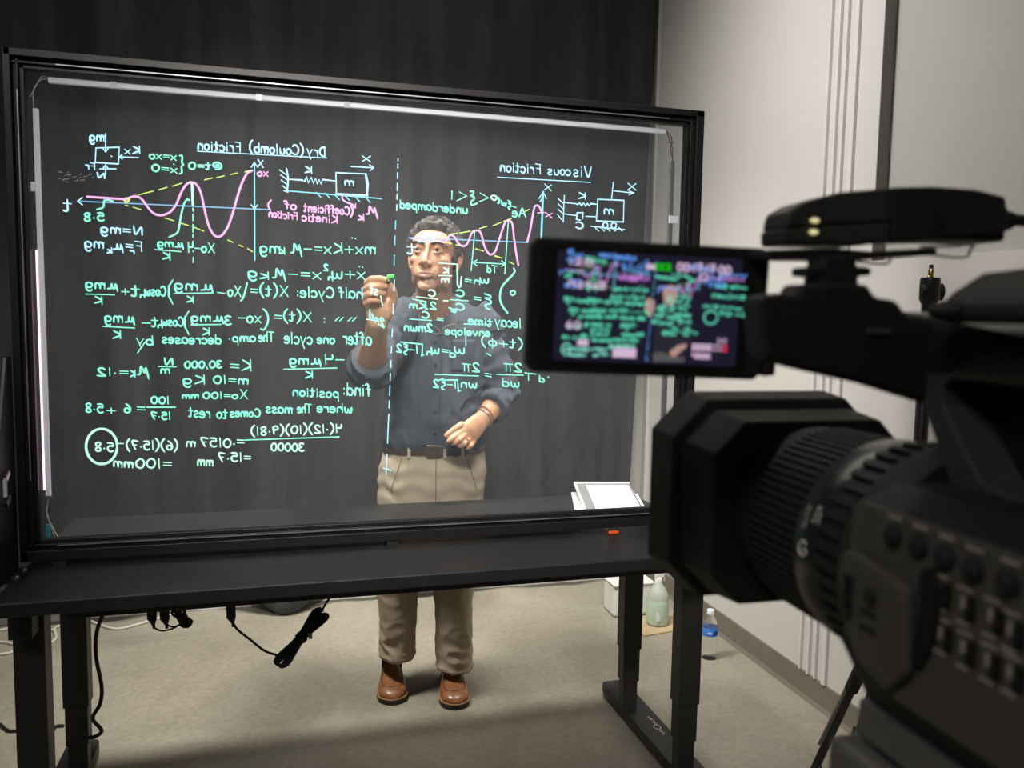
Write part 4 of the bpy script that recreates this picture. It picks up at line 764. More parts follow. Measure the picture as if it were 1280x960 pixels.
# tripod under the camcorder
tp = CO+CM@np.array([.0,-.19,0]); tri = tag(empty('camera_tripod', (tp[0],tp[1],0), CYAW), 'dark tripod head and legs directly under the camcorder', 'tripod')
z0 = CO[2]
MB().span((-.040,-.09,z0-.066),(.055,.075,z0-.0505)).build('quick_release_plate', M['tripod_grey'], tri, bevel=.002)
MB().prism([(-.046,z0-.070),(-.046,z0-.095),(-.030,z0-.115),(.045,z0-.115),(.062,z0-.095),(.062,z0-.070)], 'y', -.10, .085).build('head', M['tripod_grey'], tri, bevel=.004)
MB().lathe((-.047,.005,z0-.094), [(.0001,-.016),(.015,-.016),(.017,-.012),(.017,-.001),(.013,0)], 20, 'x').build('knob', M['rubber'], tri, smooth=True)
MB().lathe((-.040,.03,z0-.098), [(.004,-.0075),(.004,0)], 12, 'x').build('bubble_level', M['led'], tri)  # vial glows through its material, there is no lamp in it
MB().lathe((0,0,0), [(.035,z0-.18),(.045,z0-.16),(.045,z0-.115)], 24).build('bowl', M['cam_black'], tri, smooth=True)
MB().lathe((0,0,0), [(.016,z0-.42),(.016,z0-.17)], 20).build('centre_column', M['black_steel'], tri, smooth=True)
MB().lathe((0,0,0), [(.03,z0-.27),(.042,z0-.26),(.042,z0-.20),(.03,z0-.19)], 6).build('spider', M['cam_black'], tri)
for a in (math.radians(35), math.radians(155), math.radians(275)):
    d = Vector((math.cos(a), math.sin(a), 0)); u = Vector((0,0,z0-.22))+d*.04; l = d*.46+Vector((0,0,.012)); mi = u.lerp(l, .5)
    lg = MB().tube([u, mi], .014, 12).build('leg', M['black_steel'], tri, smooth=True)
    MB().tube([mi, l], .010, 12).build('lower_tube', M['chrome'], lg, smooth=True); MB().tube([mi-(u-l).normalized()*.02, mi+(u-l).normalized()*.02], .018, 12).build('leg_lock', M['rubber'], lg, smooth=True)
    MB().ell(l, (.016,.016,.012), 8).build('rubber_foot', M['rubber'], lg, smooth=True)

# light stand between the camcorder and the wall
sp = atY(1163, 350, -.95); SX, SY = sp.x, sp.y
ls = tag(empty('light_stand', (SX, SY, 0)), 'empty black light stand with a brass spigot, behind the camcorder', 'light stand')
tz = sp.z
MB().lathe((0,0,0), [(.0001,tz+.029),(.0040,tz+.028),(.0040,tz+.022)], 14).build('spigot_tip', M['rubber'], ls, smooth=True)
MB().lathe((0,0,0), [(.0042,tz+.023),(.0042,tz+.020),(.0050,tz+.018),(.0050,tz+.008),(.0062,tz+.006),(.0062,tz+.003)], 18).build('spigot', M['brass'], ls, smooth=True, angle=30)
MB().lathe((0,0,0), [(.017,tz+.004),(.018,tz-.002),(.018,tz-.036),(.013,tz-.046),(.013,tz-.10),(.011,tz-.12)], 20).build('collar', M['cam_gloss'], ls, smooth=True, angle=30)
MB().ell((.022,-.004,tz-.022),(.007,.008,.017), 8).build('knob', M['rubber'], ls, smooth=True); MB().ell((-.017,-.006,tz-.018),(.007,.008,.010), 8).build('knob', M['rubber'], ls, smooth=True)
MB().lathe((0,0,0), [(.009,.16),(.009,tz-.10)], 16).build('inner_tube', M['cam_gloss'], ls, smooth=True)
q = atY(1152, 540, -.95); MB().lathe((0,0,0), [(.0125,.10),(.0125,q.z+.10),(.010,q.z+.105)], 16).build('pole', M['cam_gloss'], ls, smooth=True)
hub = .93; MB().lathe((0,0,0), [(.022,hub-.04),(.024,hub-.03),(.024,hub+.03),(.018,hub+.04)], 16).build('leg_collar', M['cam_gloss'], ls, smooth=True)
MB().lathe((0,0,0), [(.018,.16),(.022,.17),(.022,.20),(.018,.21)], 16).build('brace_collar', M['cam_gloss'], ls, smooth=True)
for a in (202, 322, 82):
    d = Vector((math.cos(math.radians(a)), math.sin(math.radians(a)), 0)); u = Vector((0,0,hub))+d*.024; l = d*.50+Vector((0,0,.012))
    lg = MB().tube([u, l], .010, 10).build('leg', M['cam_gloss'], ls, smooth=True)
    MB().tube([u+d*.004+Vector((0,0,.012)), u.lerp(l,.55)+d*.022], .0035, 8).build('brace_rod', M['chrome'], lg, smooth=True)
    MB().tube([u.lerp(l,.28), u.lerp(l,.34)], .015, 10).build('clamp', M['rubber'], lg, smooth=True)
    MB().tube([u.lerp(l,.60), Vector((0,0,.19))+d*.02], .005, 8).build('brace', M['black_steel'], lg, smooth=True)
    MB().ell(l, (.013,.013,.012), 8).build('rubber_foot', M['rubber'], lg, smooth=True)
# flat maker's lettering on the right foot of the desk
mb = MB()
def footmap(q):
    p = atZ(q[0], q[1], .0504); return np.array((p.x, p.y))
vs = MB()
def foot_text(txt, p0, p1, h):
    tmp = MB(); u = (np.array(p1)-np.array(p0)); 
    ribbons(tmp, layout(txt, (0,0), (1,0), 1.0), lambda q: np.array(p0)+u*q[0]+np.array((h*.9, h*.25))*(-q[1]), .0022, 0)
    vs.add([(v[0], v[2], .0506) for v in tmp.v], tmp.f)
a = footmap((809,896)); b_ = footmap((819,906)); foot_text('versa', tuple(a), tuple(b_), .016)
a = footmap((824,913)); b_ = footmap((829,919)); foot_text('sk', tuple(a), tuple(b_), .018)
c = footmap((821.5,909)); vs.add(*(lambda n: ([(c[0]+r*math.cos(2*PI*k/n), c[1]+r*1.2*math.sin(2*PI*k/n), .0506) for r in (.013,.010) for k in range(n)], [(k,(k+1)%n,n+(k+1)%n,n+k) for k in range(n)]))(20))
W(vs.build('lettering', M['print_w']), desk)

# ------------------------------------------------------------------ the man
man = tag(empty('person', (1.08, .74, 0)), 'man in grey button shirt and khaki trousers writing on the glass with a marker', 'person')
def remesh(mb, voxel, smooth, name='tmp'):
    me = bpy.data.meshes.new(name); me.from_pydata([tuple(p) for p in mb.v], [], mb.f)
    bm = bmesh.new(); bm.from_mesh(me); bmesh.ops.recalc_face_normals(bm, faces=bm.faces); bm.to_mesh(me); bm.free()
    o = bpy.data.objects.new(name, me); C.objects.link(o)
    r = o.modifiers.new('r', 'REMESH'); r.mode = 'VOXEL'; r.voxel_size = voxel; r.adaptivity = 0
    if smooth: q = o.modifiers.new('s', 'SMOOTH'); q.factor = .5; q.iterations = smooth
    dg = bpy.context.evaluated_depsgraph_get(); ev = o.evaluated_get(dg); out = bpy.data.meshes.new_from_object(ev)
    bpy.data.objects.remove(o); return out
def verts(me):
    a = np.empty(len(me.vertices)*3); me.vertices.foreach_get('co', a); return a.reshape(-1,3)
def norms(me):
    a = np.empty(len(me.vertices)*3); me.vertices.foreach_get('normal', a); return a.reshape(-1,3)
def setv(me, v): me.vertices.foreach_set('co', v.ravel()); me.update()
def finish(me, name, m, parent):
    me.name = name; me.materials.clear(); me.materials.append(m); me.polygons.foreach_set('use_smooth', [True]*len(me.polygons))
    o = bpy.data.objects.new(name, me); C.objects.link(o); o.parent = parent; o.location = -parent.location if parent is man else (0,0,0); return o
V = Vector
def A_(x, y, Y): return atY(x, y, Y)
# --- joints
BYAW = math.radians(-9)
def TS(x, y, z):            # torso frame -> world
    c, s = math.cos(BYAW), math.sin(BYAW); return V((1.105+x*c-y*s, .665+x*s+y*c, z))
def torso_rings(mb, rows, n=40, p=2.3):
    rings = []
    for z, cx, cy, rx, ry in rows:
        ring = []
        for k in range(n):
            a = 2*PI*k/n; ca, sa = math.cos(a), math.sin(a)
            ring.append(TS(cx+rx*math.copysign(abs(ca)**(2/p), ca), cy+ry*math.copysign(abs(sa)**(2/p), sa), z))
        rings.append(ring)
    mb.rings(rings)
HC = A_(542, 326, .50)      # head centre
Hs = 1.03
HM = Matrix.Rotation(math.radians(-25), 3, 'Z') @ Matrix.Rotation(math.radians(-9), 3, 'X') @ Matrix.Rotation(math.radians(2), 3, 'Y')
def HP(p): return HC + HM @ (V(p)*Hs)
def hell(mb, c, r, n=14, R=None):
    m = HM if R is None else HM @ R
    mb.ell(HP(c), [k*Hs for k in r], n, m)
def htube(mb, pts, r, n=10): mb.tube([HP(p) for p in pts], [k*Hs for k in r] if isinstance(r, list) else r*Hs, n, round_ends=True)

body = MB()
hell(body, (0,.014,.040), (.075,.094,.080)); hell(body, (0,-.026,-.018), (.0655,.062,.088)); hell(body, (0,-.030,.045), (.066,.058,.050))
hell(body, (0,-.052,-.092), (.032,.030,.024)); hell(body, (0,-.076,-.101), (.020,.012,.014))
for s in (-1, 1):
    hell(body, (s*.046,-.008,-.058), (.018,.033,.033)); hell(body, (s*.042,-.056,-.012), (.021,.021,.016)); hell(body, (s*.023,-.066,-.050), (.020,.018,.024))
    hell(body, (s*.027,-.080,.037), (.026,.010,.008)); hell(body, (s*.0125,-.0985,-.030), (.0095,.010,.008))
    htube(body, [(s*.019,-.082,.0215),(s*.032,-.0875,.0255),(s*.047,-.077,.0185)], .0052)
    htube(body, [(s*.020,-.082,.0105),(s*.033,-.0845,.0075),(s*.046,-.076,.0125)], .0036)
    # ear
    E0 = Matrix.Rotation(s*.35, 3, 'Z'); hell(body, (s*.079,.016,.004), (.0075,.017,.031), 12, E0)
    htube(body, [(s*.078,.002,.020),(s*.085,.012,.033),(s*.087,.028,.026),(s*.085,.032,.006),(s*.080,.020,-.014),(s*.077,.006,-.026)], .0050, 8)
htube(body, [(0,-.083,.030),(0,-.090,.012),(0,-.099,-.008),(0,-.108,-.022)], [.008,.0075,.0085,.0095]); hell(body, (0,-.110,-.026), (.0118,.0110,.0100))
htube(body, [(-.026,-.080,-.0605),(-.012,-.0905,-.0562),(0,-.0925,-.0575),(.012,-.0905,-.0562),(.026,-.080,-.0605)], [.0026,.0046,.0048,.0046,.0026])
htube(body, [(-.023,-.081,-.0635),(-.010,-.0895,-.0685),(0,-.0905,-.0695),(.010,-.0895,-.0685),(.023,-.081,-.0635)], [.003,.0055,.0062,.0055,.003])
# neck
nb = TS(0, .01, 1.435)
body.tube([HP((0,.030,.0)), HP((0,.022,-.06)), (HP((0,.03,-.13))+nb)/2, nb], [(.058,.056),(.061,.060),(.063,.062),(.078,.066)], 20)
# inner torso and legs (under the clothes)
torso_rings(body, [(.84,0,.02,.13,.09),(.95,0,.02,.135,.09),(1.1,0,0,.15,.095),(1.3,0,0,.16,.09),(1.38,0,.005,.14,.07),(1.43,0,.008,.085,.055)], 24)
kneeR, kneeL = V((.985,.745,.48)), V((1.195,.715,.47)); ankR, ankL = V((.978,.81,.10)), V((1.196,.725,.10))
hipR, hipL = TS(-.095,.02,.88), TS(.095,.02,.88)
for h, k, a in ((hipR,kneeR,ankR),(hipL,kneeL,ankL)):
    body.tube([h+V((0,0,.03)), k, a], [.068,.045,.026], 16, round_ends=True)
    body.tube([a, a+V((.0,-.03,-.045)), a+V((-.004,-.07,-.056))], [.026,.022,.017], 12, round_ends=True)
# arms
shR, shL = A_(503,397,.66), A_(599,395,.67)
elR, wrR = A_(463,463,.34), A_(472,403,.115)
elL, wrL = A_(626,498,.60), A_(603,524,.475)
body.tube([shR.lerp(elR,.12), elR], [.042,.040], 14, round_ends=True); body.tube([shL.lerp(elL,.12), elL], [.042,.040], 14, round_ends=True)
body.tube([elR, elR.lerp(wrR,.30), elR.lerp(wrR,.7), wrR], [(.042,.040),(.046,.040),(.035,.030),(.031,.023)], 18, up=(0,-1,0), round_ends=True)
body.tube([elL, elL.lerp(wrL,.35), elL.lerp(wrL,.8), wrL], [(.042,.040),(.043,.040),(.033,.028),(.031,.024)], 18, up=(0,-1,0), round_ends=True)
# raised right hand: palm towards the glass, fingers closed on the marker
def H_(x, y, Y): return A_(x, y, Y)
body.tube([wrR, H_(473,392,.105), H_(472,378,.100), H_(469,364,.105), H_(466,356,.108)], [(.031,.021),(.036,.019),(.041,.017),(.038,.015),(.028,.012)], 16, up=(0,-1,0), round_ends=True)
def finger(*pts_r): body.tube([p for p, r in pts_r], [r for p, r in pts_r], 10, round_ends=True)
finger((H_(460,362,.105),.0105),(H_(459,353,.085),.0105),(H_(464,349,.066),.0102),(H_(475,348,.052),.0092),(H_(485,350.5,.045),.0082))
finger((H_(459,370,.100),.0105),(H_(457,361,.074),.0105),(H_(463,358.5,.056),.0100),(H_(474,358,.050),.0090),(H_(482,358,.056),.0082))
finger((H_(458,377,.100),.0098),(H_(456,369.5,.074),.0098),(H_(462,367,.056),.0092),(H_(473,366.5,.052),.0084),(H_(480,367,.062),.0078))
finger((H_(459,386,.100),.0088),(H_(457,379,.078),.0088),(H_(462,376,.064),.0082),(H_(470,375.5,.062),.0074),(H_(475,377,.072),.0068))
body.tube([H_(484,394,.098), H_(490,382,.086), H_(493,371,.070), H_(491,362,.056), H_(487.5,356.5,.050)], [.0150,.0130,.0112,.0102,.0086], 12, round_ends=True)
body.tube([H_(482,398,.108), H_(484,386,.095), H_(486,378,.092)], [.016,.017,.012], 12, round_ends=True)
# lowered left hand in front of the belt: back of the hand towards us
body.tube([wrL, H_(597,530,.455), H_(588,539,.440), H_(582,546,.435)], [(.030,.021),(.036,.020),(.040,.018),(.034,.014)], 16, up=(0,-1,0), round_ends=True)
finger((H_(577,531,.440),.0125),(H_(569,536,.430),.0115),(H_(562,541,.424),.0100),(H_(557.5,544.5,.422),.0085))
finger((H_(576,540,.430),.0108),(H_(570,545,.415),.0102),(H_(564.5,549,.412),.0090),(H_(560.5,551.5,.414),.0080))
finger((H_(581,544,.428),.0108),(H_(574,550,.408),.0104),(H_(569,553.5,.412),.0092),(H_(566,554.5,.424),.0080))
finger((H_(586,549,.430),.0104),(H_(580,555,.410),.0100),(H_(575,557.5,.416),.0090),(H_(573,556.5,.430),.0078))
finger((H_(592,552,.436),.0095),(H_(588,558,.420),.0090),(H_(584,560,.426),.0080),(H_(582,558,.438),.0070))
bm_ = remesh(body, .0027, 3, 'body')
v = verts(bm_)
HMi = np.array(HM.transposed()); loc = (v-np.array(HC)) @ HMi.T / Hs      # head-local coordinates
fwd = np.array(HM @ V((0,1,0)))
def gauss(c, s): return np.exp(-(((loc-np.array(c))/np.array(s))**2).sum(1))
front = (loc[:,1] < -.02)
d = np.zeros(len(v))
for s in (-1, 1):
    d += .0065*gauss((s*.014,-.078,.020),(.010,.03,.010)) + .003*gauss((s*.050,-.066,.015),(.010,.03,.012))
    d += .0022*gauss((s*.026,-.080,-.036),(.004,.03,.010)) + .0022*gauss((s*.033,-.078,-.052),(.004,.03,.010))
    d += .0012*gauss((s*.033,-.08,-.003),(.016,.03,.0025))
d += .0028*gauss((0,-.09,-.0625),(.022,.03,.0020)) + .0022*gauss((0,-.088,-.080),(.016,.03,.005)) - .0015*gauss((0,-.09,-.098),(.012,.03,.008))
for zz in (.060,.070,.080): d += .0006*gauss((0,-.08,zz),(.035,.03,.0016))
v += np.outer(d*front, fwd); setv(bm_, v)
# face colouring: lips, brows' shadow of stubble, hair stubble at the sides (all colours of the skin itself)
def srgb(h): return np.array([((c/255)/12.92 if c/255 <= .04045 else ((c/255+.055)/1.055)**2.4) for c in h])
skin = np.array((.53,.275,.165)); col = np.tile(skin, (len(v),1))
n1 = np.array([noise.noise(V(p)*45) for p in v[::1]]) if len(v) < 400000 else np.zeros(len(v))
col *= (1+.10*n1)[:,None]
def blend(mask, c): 
    global col
    col = col*(1-mask[:,None])+np.array(c)*mask[:,None]
hd = (np.abs(loc) < .16).all(1)
lip = np.clip((gauss((0,-.092,-.0625),(.019,.03,.0082)))*1.9-.55, 0, .75)*front*hd; blend(lip, (.46,.19,.16))
stub = np.clip((gauss((0,-.05,-.085),(.065,.09,.034))*1.2-.35), 0, .34)*hd; blend(stub, (.27,.20,.17))
stub = np.clip(gauss((0,-.095,-.047),(.022,.03,.005))-.2, 0, .30)*hd; blend(stub, (.27,.19,.16))
for s in (-1, 1):
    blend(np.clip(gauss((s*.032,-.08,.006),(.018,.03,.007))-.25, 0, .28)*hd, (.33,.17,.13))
    blend(np.clip(gauss((s*.045,-.06,-.018),(.018,.03,.014))-.3, 0, .25)*hd, (.66,.30,.22))
    blend(np.clip(gauss((s*.081,.018,.004),(.015,.02,.03))-.3, 0, .35)*hd, (.62,.27,.20))
blend(np.clip(gauss((0,-.112,-.024),(.014,.02,.012))-.3, 0, .35)*hd, (.64,.28,.21))
ca = bm_.color_attributes.new('tone', 'FLOAT_COLOR', 'POINT'); ca.data.foreach_set('color', np.concatenate([np.clip(col,0,1), np.ones((len(v),1))], 1).ravel())
m, t, b = new_mat('skin'); at = t.nodes.new('ShaderNodeAttribute'); at.attribute_name = 'tone'; t.links.new(at.outputs['Color'], b.inputs['Base Color'])
b.inputs['Roughness'].default_value = .48; b.inputs['Subsurface Weight'].default_value = .12; b.inputs['Subsurface Radius'].default_value = (.01,.004,.002); b.inputs['Subsurface Scale'].default_value = 1
nz = t.nodes.new('ShaderNodeTexNoise'); nz.inputs['Scale'].default_value = 350; bp = t.nodes.new('ShaderNodeBump'); bp.inputs['Strength'].default_value = .12; bp.inputs['Distance'].default_value = .002
tcx = t.nodes.new('ShaderNodeTexCoord'); t.links.new(tcx.outputs['Object'], nz.inputs['Vector']); t.links.new(nz.outputs['Fac'], bp.inputs['Height']); t.links.new(bp.outputs[0], b.inputs['Normal'])
M['skin'] = m
finish(bm_, 'body', M['skin'], man)
def PM(mb, name, mt, smooth=True, parent=None, **k):
    o = mb.build(name, mt, parent or man, smooth=smooth, **k)
    if parent is None: o.location = -man.location
    return o
# eyes
M['eye_white'] = mat('eye_white', (.62,.58,.55), .2); M['iris'] = mat('brown_iris', (.03,.014,.008), .12)
for s in (-1, 1):
    e = MB(); e.ell(HP((s*.033,-.0715,.0165)), (.0118*Hs,)*3, 12); eo = PM(e, 'eye', M['eye_white'])
    gz = (V((-.10,-1,.02))).normalized(); pc = HP((s*.033,-.0715,.0165))+ (HM @ gz)*.0107*Hs
    q = MB(); q.ell(pc, (.0052,.0052,.0052), 8); PM(q, 'iris', M['iris'], parent=eo)
# brows
M['brow'] = mat('eyebrow_hair', (.035,.028,.024), .8, bump=.8, bscale=900)
bodybvh = BVHTree.FromPolygons([tuple(p) for p in v], [tuple(f.vertices) for f in bm_.polygons])
for s in (-1, 1):
    q = MB()
    for k in range(60):
        u = k/59; x = s*(.012+.042*u); z = .0345+.0050*math.sin(u*2.9)-.001*u; 
        for j in range(3):
            p = HP((x+random.uniform(-.001,.001), -.16, z+(j-1)*.0026*(1-.6*u))); h = bodybvh.ray_cast(p, V(fwd))
            if h[0] is not None:
                a = h[0]-V(fwd)*.0004; bdir = HM @ V((s*.0055, -.0012, .0018*(1-2*u))); q.tube([a, a+bdir*.6-V(fwd)*.0022, a+bdir*1.3-V(fwd)*.0008], [.0011,.0011,.0004], 4)
    PM(q, 'eyebrow', M['brow'])
# hair: short curly grey cap with receding hairline
def hair():
    q = MB(); nu, nv = 110, 70; vs = []; fs = []
    for j in range(nv+1):
        for i in range(nu):
            th = PI*.68*j/nv; ph = 2*PI*i/nu
            dx, dy, dz = math.sin(th)*math.cos(ph), math.sin(th)*math.sin(ph), math.cos(th)
            # front hairline: high over the forehead, comes forward at the temples
            P0 = V((.0775*dx, .014+.0965*dy, .040+.0825*dz))
            f = 1.0
            side = abs(P0.x)/.077
            if P0.y < .03:
                line = .094-.050*max(0, side-.45)/.55*1.0 if P0.y < -.028 else (.020-.9*(P0.y+.028) if True else 0)
                lim = .088-.10*max(0, side-.55) if P0.y < -.03 else -.01+max(0,(-.005-P0.y))*3.2
                f = max(0, min(1, (P0.z-lim)/.010+.5))
            if P0.y >= .03 and P0.z < -.045: f = max(0, 1-(-.045-P0.z)/.02)
            if abs(P0.x) > .06 and -.005 < P0.y < .045 and P0.z < .028: f *= max(0, min(1, (P0.z-.002)/.02))
            t_ = .0165*(.75+.5*dz) if dz > 0 else .0105
            nn = noise.noise(P0*75)*.5+.5; n2 = noise.noise(P0*170+V((5,1,2)))*.5+.5
            ex = -.006+f*(t_*(.45+1.0*nn)+.0065*n2+.004)
            vs.append(HP(P0+V((dx,dy,dz))*ex))
    for j in range(nv):
        for i in range(nu):
            k = (i+1) % nu; fs.append((j*nu+i, j*nu+k, (j+1)*nu+k, (j+1)*nu+i))
    q.add(vs, fs)
    # loose curls standing out of the outline
    for k in range(1500):
        th = random.uniform(.05,1.75); ph = random.uniform(0, 2*PI)
        d = V((math.sin(th)*math.cos(ph), math.sin(th)*math.sin(ph), math.cos(th))); P0 = V((.0775*d.x, .014+.0965*d.y, .040+.0825*d.z))
        if P0.y < .0 and P0.z < .094-.3*max(0, abs(P0.x)-.045) and not (P0.y > -.03 and P0.z > .04): continue
        if P0.z < -.03 or (abs(P0.x) > .06 and P0.z < .02): continue
        r = random.uniform(.003,.006); a = P0+d*(.008+.011*max(0, d.z)+random.uniform(-.003,.003)); u = d.orthogonal().normalized(); w_ = d.cross(u); c0 = random.uniform(0, 6)
        pts = [HP(a+u*r*math.cos(c0+t)+w_*r*math.sin(c0+t)+d*(.0018*t)) for t in [0,.9,1.8,2.7,3.6]]
        q.tube(pts, [.0009,.0010,.0009,.0008,.0004], 4)
    return q
M['hair'] = mat('grey_black_hair', (.075,.068,.064), .7, bump=.9, bscale=420, var=.85, vscale=55)
PM(hair(), 'hair', M['hair'])

# --- shirt
sh = MB()
torso_rings(sh, [(.925,.0,.012,.176,.128),(.97,0,.004,.184,.136),(1.05,0,-.002,.190,.140),(1.15,0,-.002,.192,.136),(1.27,0,0,.196,.128),(1.36,0,0,.196,.120),(1.41,0,.004,.182,.104),(1.445,0,.008,.135,.084),(1.475,0,.008,.082,.070)], 48, 2.4)
cuR = elR.lerp(wrR, .24); cuL = elL.lerp(wrL, .50)
sh.tube([shR+V((.03,0,.01)), shR.lerp(elR,.10), shR.lerp(elR,.55), elR+V((0,.01,0)), elR.lerp(wrR,.10)+V((0,0,-.004)), cuR], [.070,.078,.074,.068,.067,.062], 20)
sh.tube([shL+V((-.03,0,.01)), shL.lerp(elL,.12), shL.lerp(elL,.55), elL+V((0,.012,.01)), elL.lerp(wrL,.25), cuL], [.070,.076,.070,.066,.062,.056], 20)
for s in (-1, 1): sh.ell(TS(s*.150,.005,1.385), (.062,.070,.058), 12)
shm = remesh(sh, .0048, 4, 'shirt'); v = verts(shm); nn = norms(shm)
def seg_t(v, a, b):
    a = np.array(a); b = np.array(b); ab = b-a; t = ((v-a) @ ab)/(ab @ ab); dist = np.linalg.norm(v-(a+np.outer(np.clip(t,0,1), ab)), axis=1); return t, dist
# open cuffs: push the end faces inwards so each sleeve reads as an open tube
disp = np.zeros(len(v))
N3 = lambda p, s, o=0: noise.noise(V((p[0]*s[0]+o, p[1]*s[1], p[2]*s[2])))
f1 = np.array([N3(p, (9,9,4)) for p in v]); f2 = np.array([N3(p, (24,24,13), 7) for p in v]); f3 = np.array([N3(p, (6,6,22), 3) for p in v])
tR, dR = seg_t(v, shR, elR); tL, dL = seg_t(v, shL, elL); tR2, dR2 = seg_t(v, elR, wrR); tL2, dL2 = seg_t(v, elL, wrL)
arm = np.exp(-((np.minimum(np.minimum(dR,dL), np.minimum(dR2,dL2))-.05)/.06)**2)*((np.minimum(tR,tL) > .05)|True)
isarm = (np.minimum(np.minimum(np.where(tR>.25,dR,9), np.where(tL>.25,dL,9)), np.minimum(dR2,dL2)) < .085)
disp += np.where(isarm, .008*(1-2*np.abs(f2))+.009*(1-2*np.abs(f1))-.007, .007*f1+.0038*(1-2*np.abs(f2)))
ring = np.where(isarm, .0035*np.sin(np.where(dR < dL, tR*42, tL*40)+6*f1), 0); disp += ring
low = np.clip((1.10-v[:,2])/.17, 0, 1)*(~isarm); disp += low*(.006*(1-2*np.abs(f1))-.002)
# creases running down from the armpits to the placket
X = v[:,0]-1.10; disp += (~isarm)*.0058*np.sin((v[:,2]-1.2)*34+np.abs(X)*42+4*f1)*np.exp(-((np.abs(X)-.11)/.06)**2)*np.exp(-((v[:,2]-1.17)/.16)**2)
v = v+nn*disp[:,None]; setv(shm, v)
M['shirt'] = mat('charcoal_cotton', (.072,.082,.100), .85, bump=.25, bscale=1400, var=.10, vscale=14, spec=.25)
M['shirt_seam'] = mat('charcoal_seam', (.026,.030,.038), .85); M['button'] = mat('black_button', (.012,.012,.014), .3)
shirt = finish(shm, 'shirt', M['shirt'], man)
sb = BVHTree.FromPolygons([tuple(p) for p in v], [tuple(f.vertices) for f in shm.polygons])
tf = TS(0,1,1)-TS(0,0,1)     # into the body
def onshirt(x, z, lift=.002):
    h = sb.ray_cast(TS(x, -.5, z), tf)
    return (h[0]-tf*lift) if h[0] is not None else None
def strip(x0, x1, zs, lift, thick):
    q = MB(); rings = []
    for z in zs:
        a, c = onshirt(x0(z), z, lift), onshirt(x1(z), z, lift)
        if a is None or c is None: continue
        rings.append([a, c, c+tf*thick, a+tf*thick])
    q.rings(rings); return q
zs = [.955+.011*k for k in range(41)]
pl = PM(strip(lambda z: -.018, lambda z: .018, zs, .0028, .006), 'placket', M['shirt'])
for xx in (-.0155, .0155):
    PM(strip(lambda z: xx-.0006, lambda z: xx+.0006, zs, .0034, .002), 'seam', M['shirt_seam'], parent=pl)
for z in (1.005,1.085,1.165,1.245,1.320):
    p = onshirt(0, z, .0045); q = MB(); R = Matrix.Rotation(BYAW, 3, 'Z')
    q.rings([[p+R@V((r*math.cos(a), h, r*math.sin(a))) for a in [2*PI*k/14 for k in range(14)]] for r, h in ((.0058,.002),(.0058,-.0006),(.0050,-.0014),(.0040,-.0008))]); PM(q, 'button', M['button'])
    for sx in (-.0015,.0015): q = MB()
# chest pocket on his left side
pk = MB(); rings = []
for z in [1.225+.012*k for k in range(10)]:
    xa = .055; xb = .135; rings.append([onshirt(xa+(xb-xa)*k/6, z, .0028) for k in range(7)])
if all(p is not None for r in rings for p in r):
    vs = [p for r in rings for p in r]; fs = [(j*7+i, j*7+i+1, (j+1)*7+i+1, (j+1)*7+i) for j in range(9) for i in range(6)]; pk.add(vs, fs); po = PM(pk, 'chest_pocket', M['shirt']); q = po.modifiers.new('t', 'SOLIDIFY'); q.thickness = .002; q.offset = -1
    for edge in ([r[0] for r in rings], [r[-1] for r in rings], rings[0], rings[-2]): PM(MB().tube([p-tf*.0012 for p in edge], .0008, 5), 'seam', M['shirt_seam'], parent=po)
# collar: two wings around an open neck
for s in (-1, 1):
    q = MB(); rings = []
    for k in range(15):
        a = k/14; ang = PI*.5-s*(-1)*0 
        th = math.radians(90-a*(168))          # from the nape round to the front
        cx, cy = s*.078*math.cos(th), .008+.072*math.sin(th)
        zt = 1.500-.018*a; zb_ = 1.452-.035*max(0,a-.3)-.040*max(0, a-.75)*4*.5; flare = .010+.016*a
        if a > .8: cx = s*max(abs(cx), .012); 
        o1 = TS(cx, cy, zt); o2 = TS(cx*(1+flare*9)+s*.004*a, cy*1.0-(flare*1.1 if math.sin(th) < 0 else -flare), zb_)
        o3 = TS(cx*.93, cy*.93+.0006, zt-.002); o4 = TS(cx*(1+flare*8.2), cy-(flare*.8 if math.sin(th) < 0 else -flare*.8), zb_)
        rings.append([o1, o2, o4, o3])
    q.rings(rings); PM(q, 'collar', M['shirt'], angle=60)
# rolled cuffs
for el, wr, cu, r, tt in ((elR,wrR,cuR,.062,.17),(elL,wrL,cuL,.056,.40)):
    d = (wr-el).normalized(); q = MB()
    q.tube([cu-d*.034, cu-d*.030, cu-d*.005, cu+d*.006, cu+d*.007, cu-d*.02], [(r*.98),(r*1.05),(r*1.06),(r*1.0),(r*.90),(r*.86)], 28, cap=False)
    o = PM(q, 'rolled_cuff', M['shirt'])
    q = MB(); q.tube([cu-d*.022, cu-d*.018], [r*.93, r*.93], 28); PM(q, 'sleeve_inside', M['button'], parent=o)
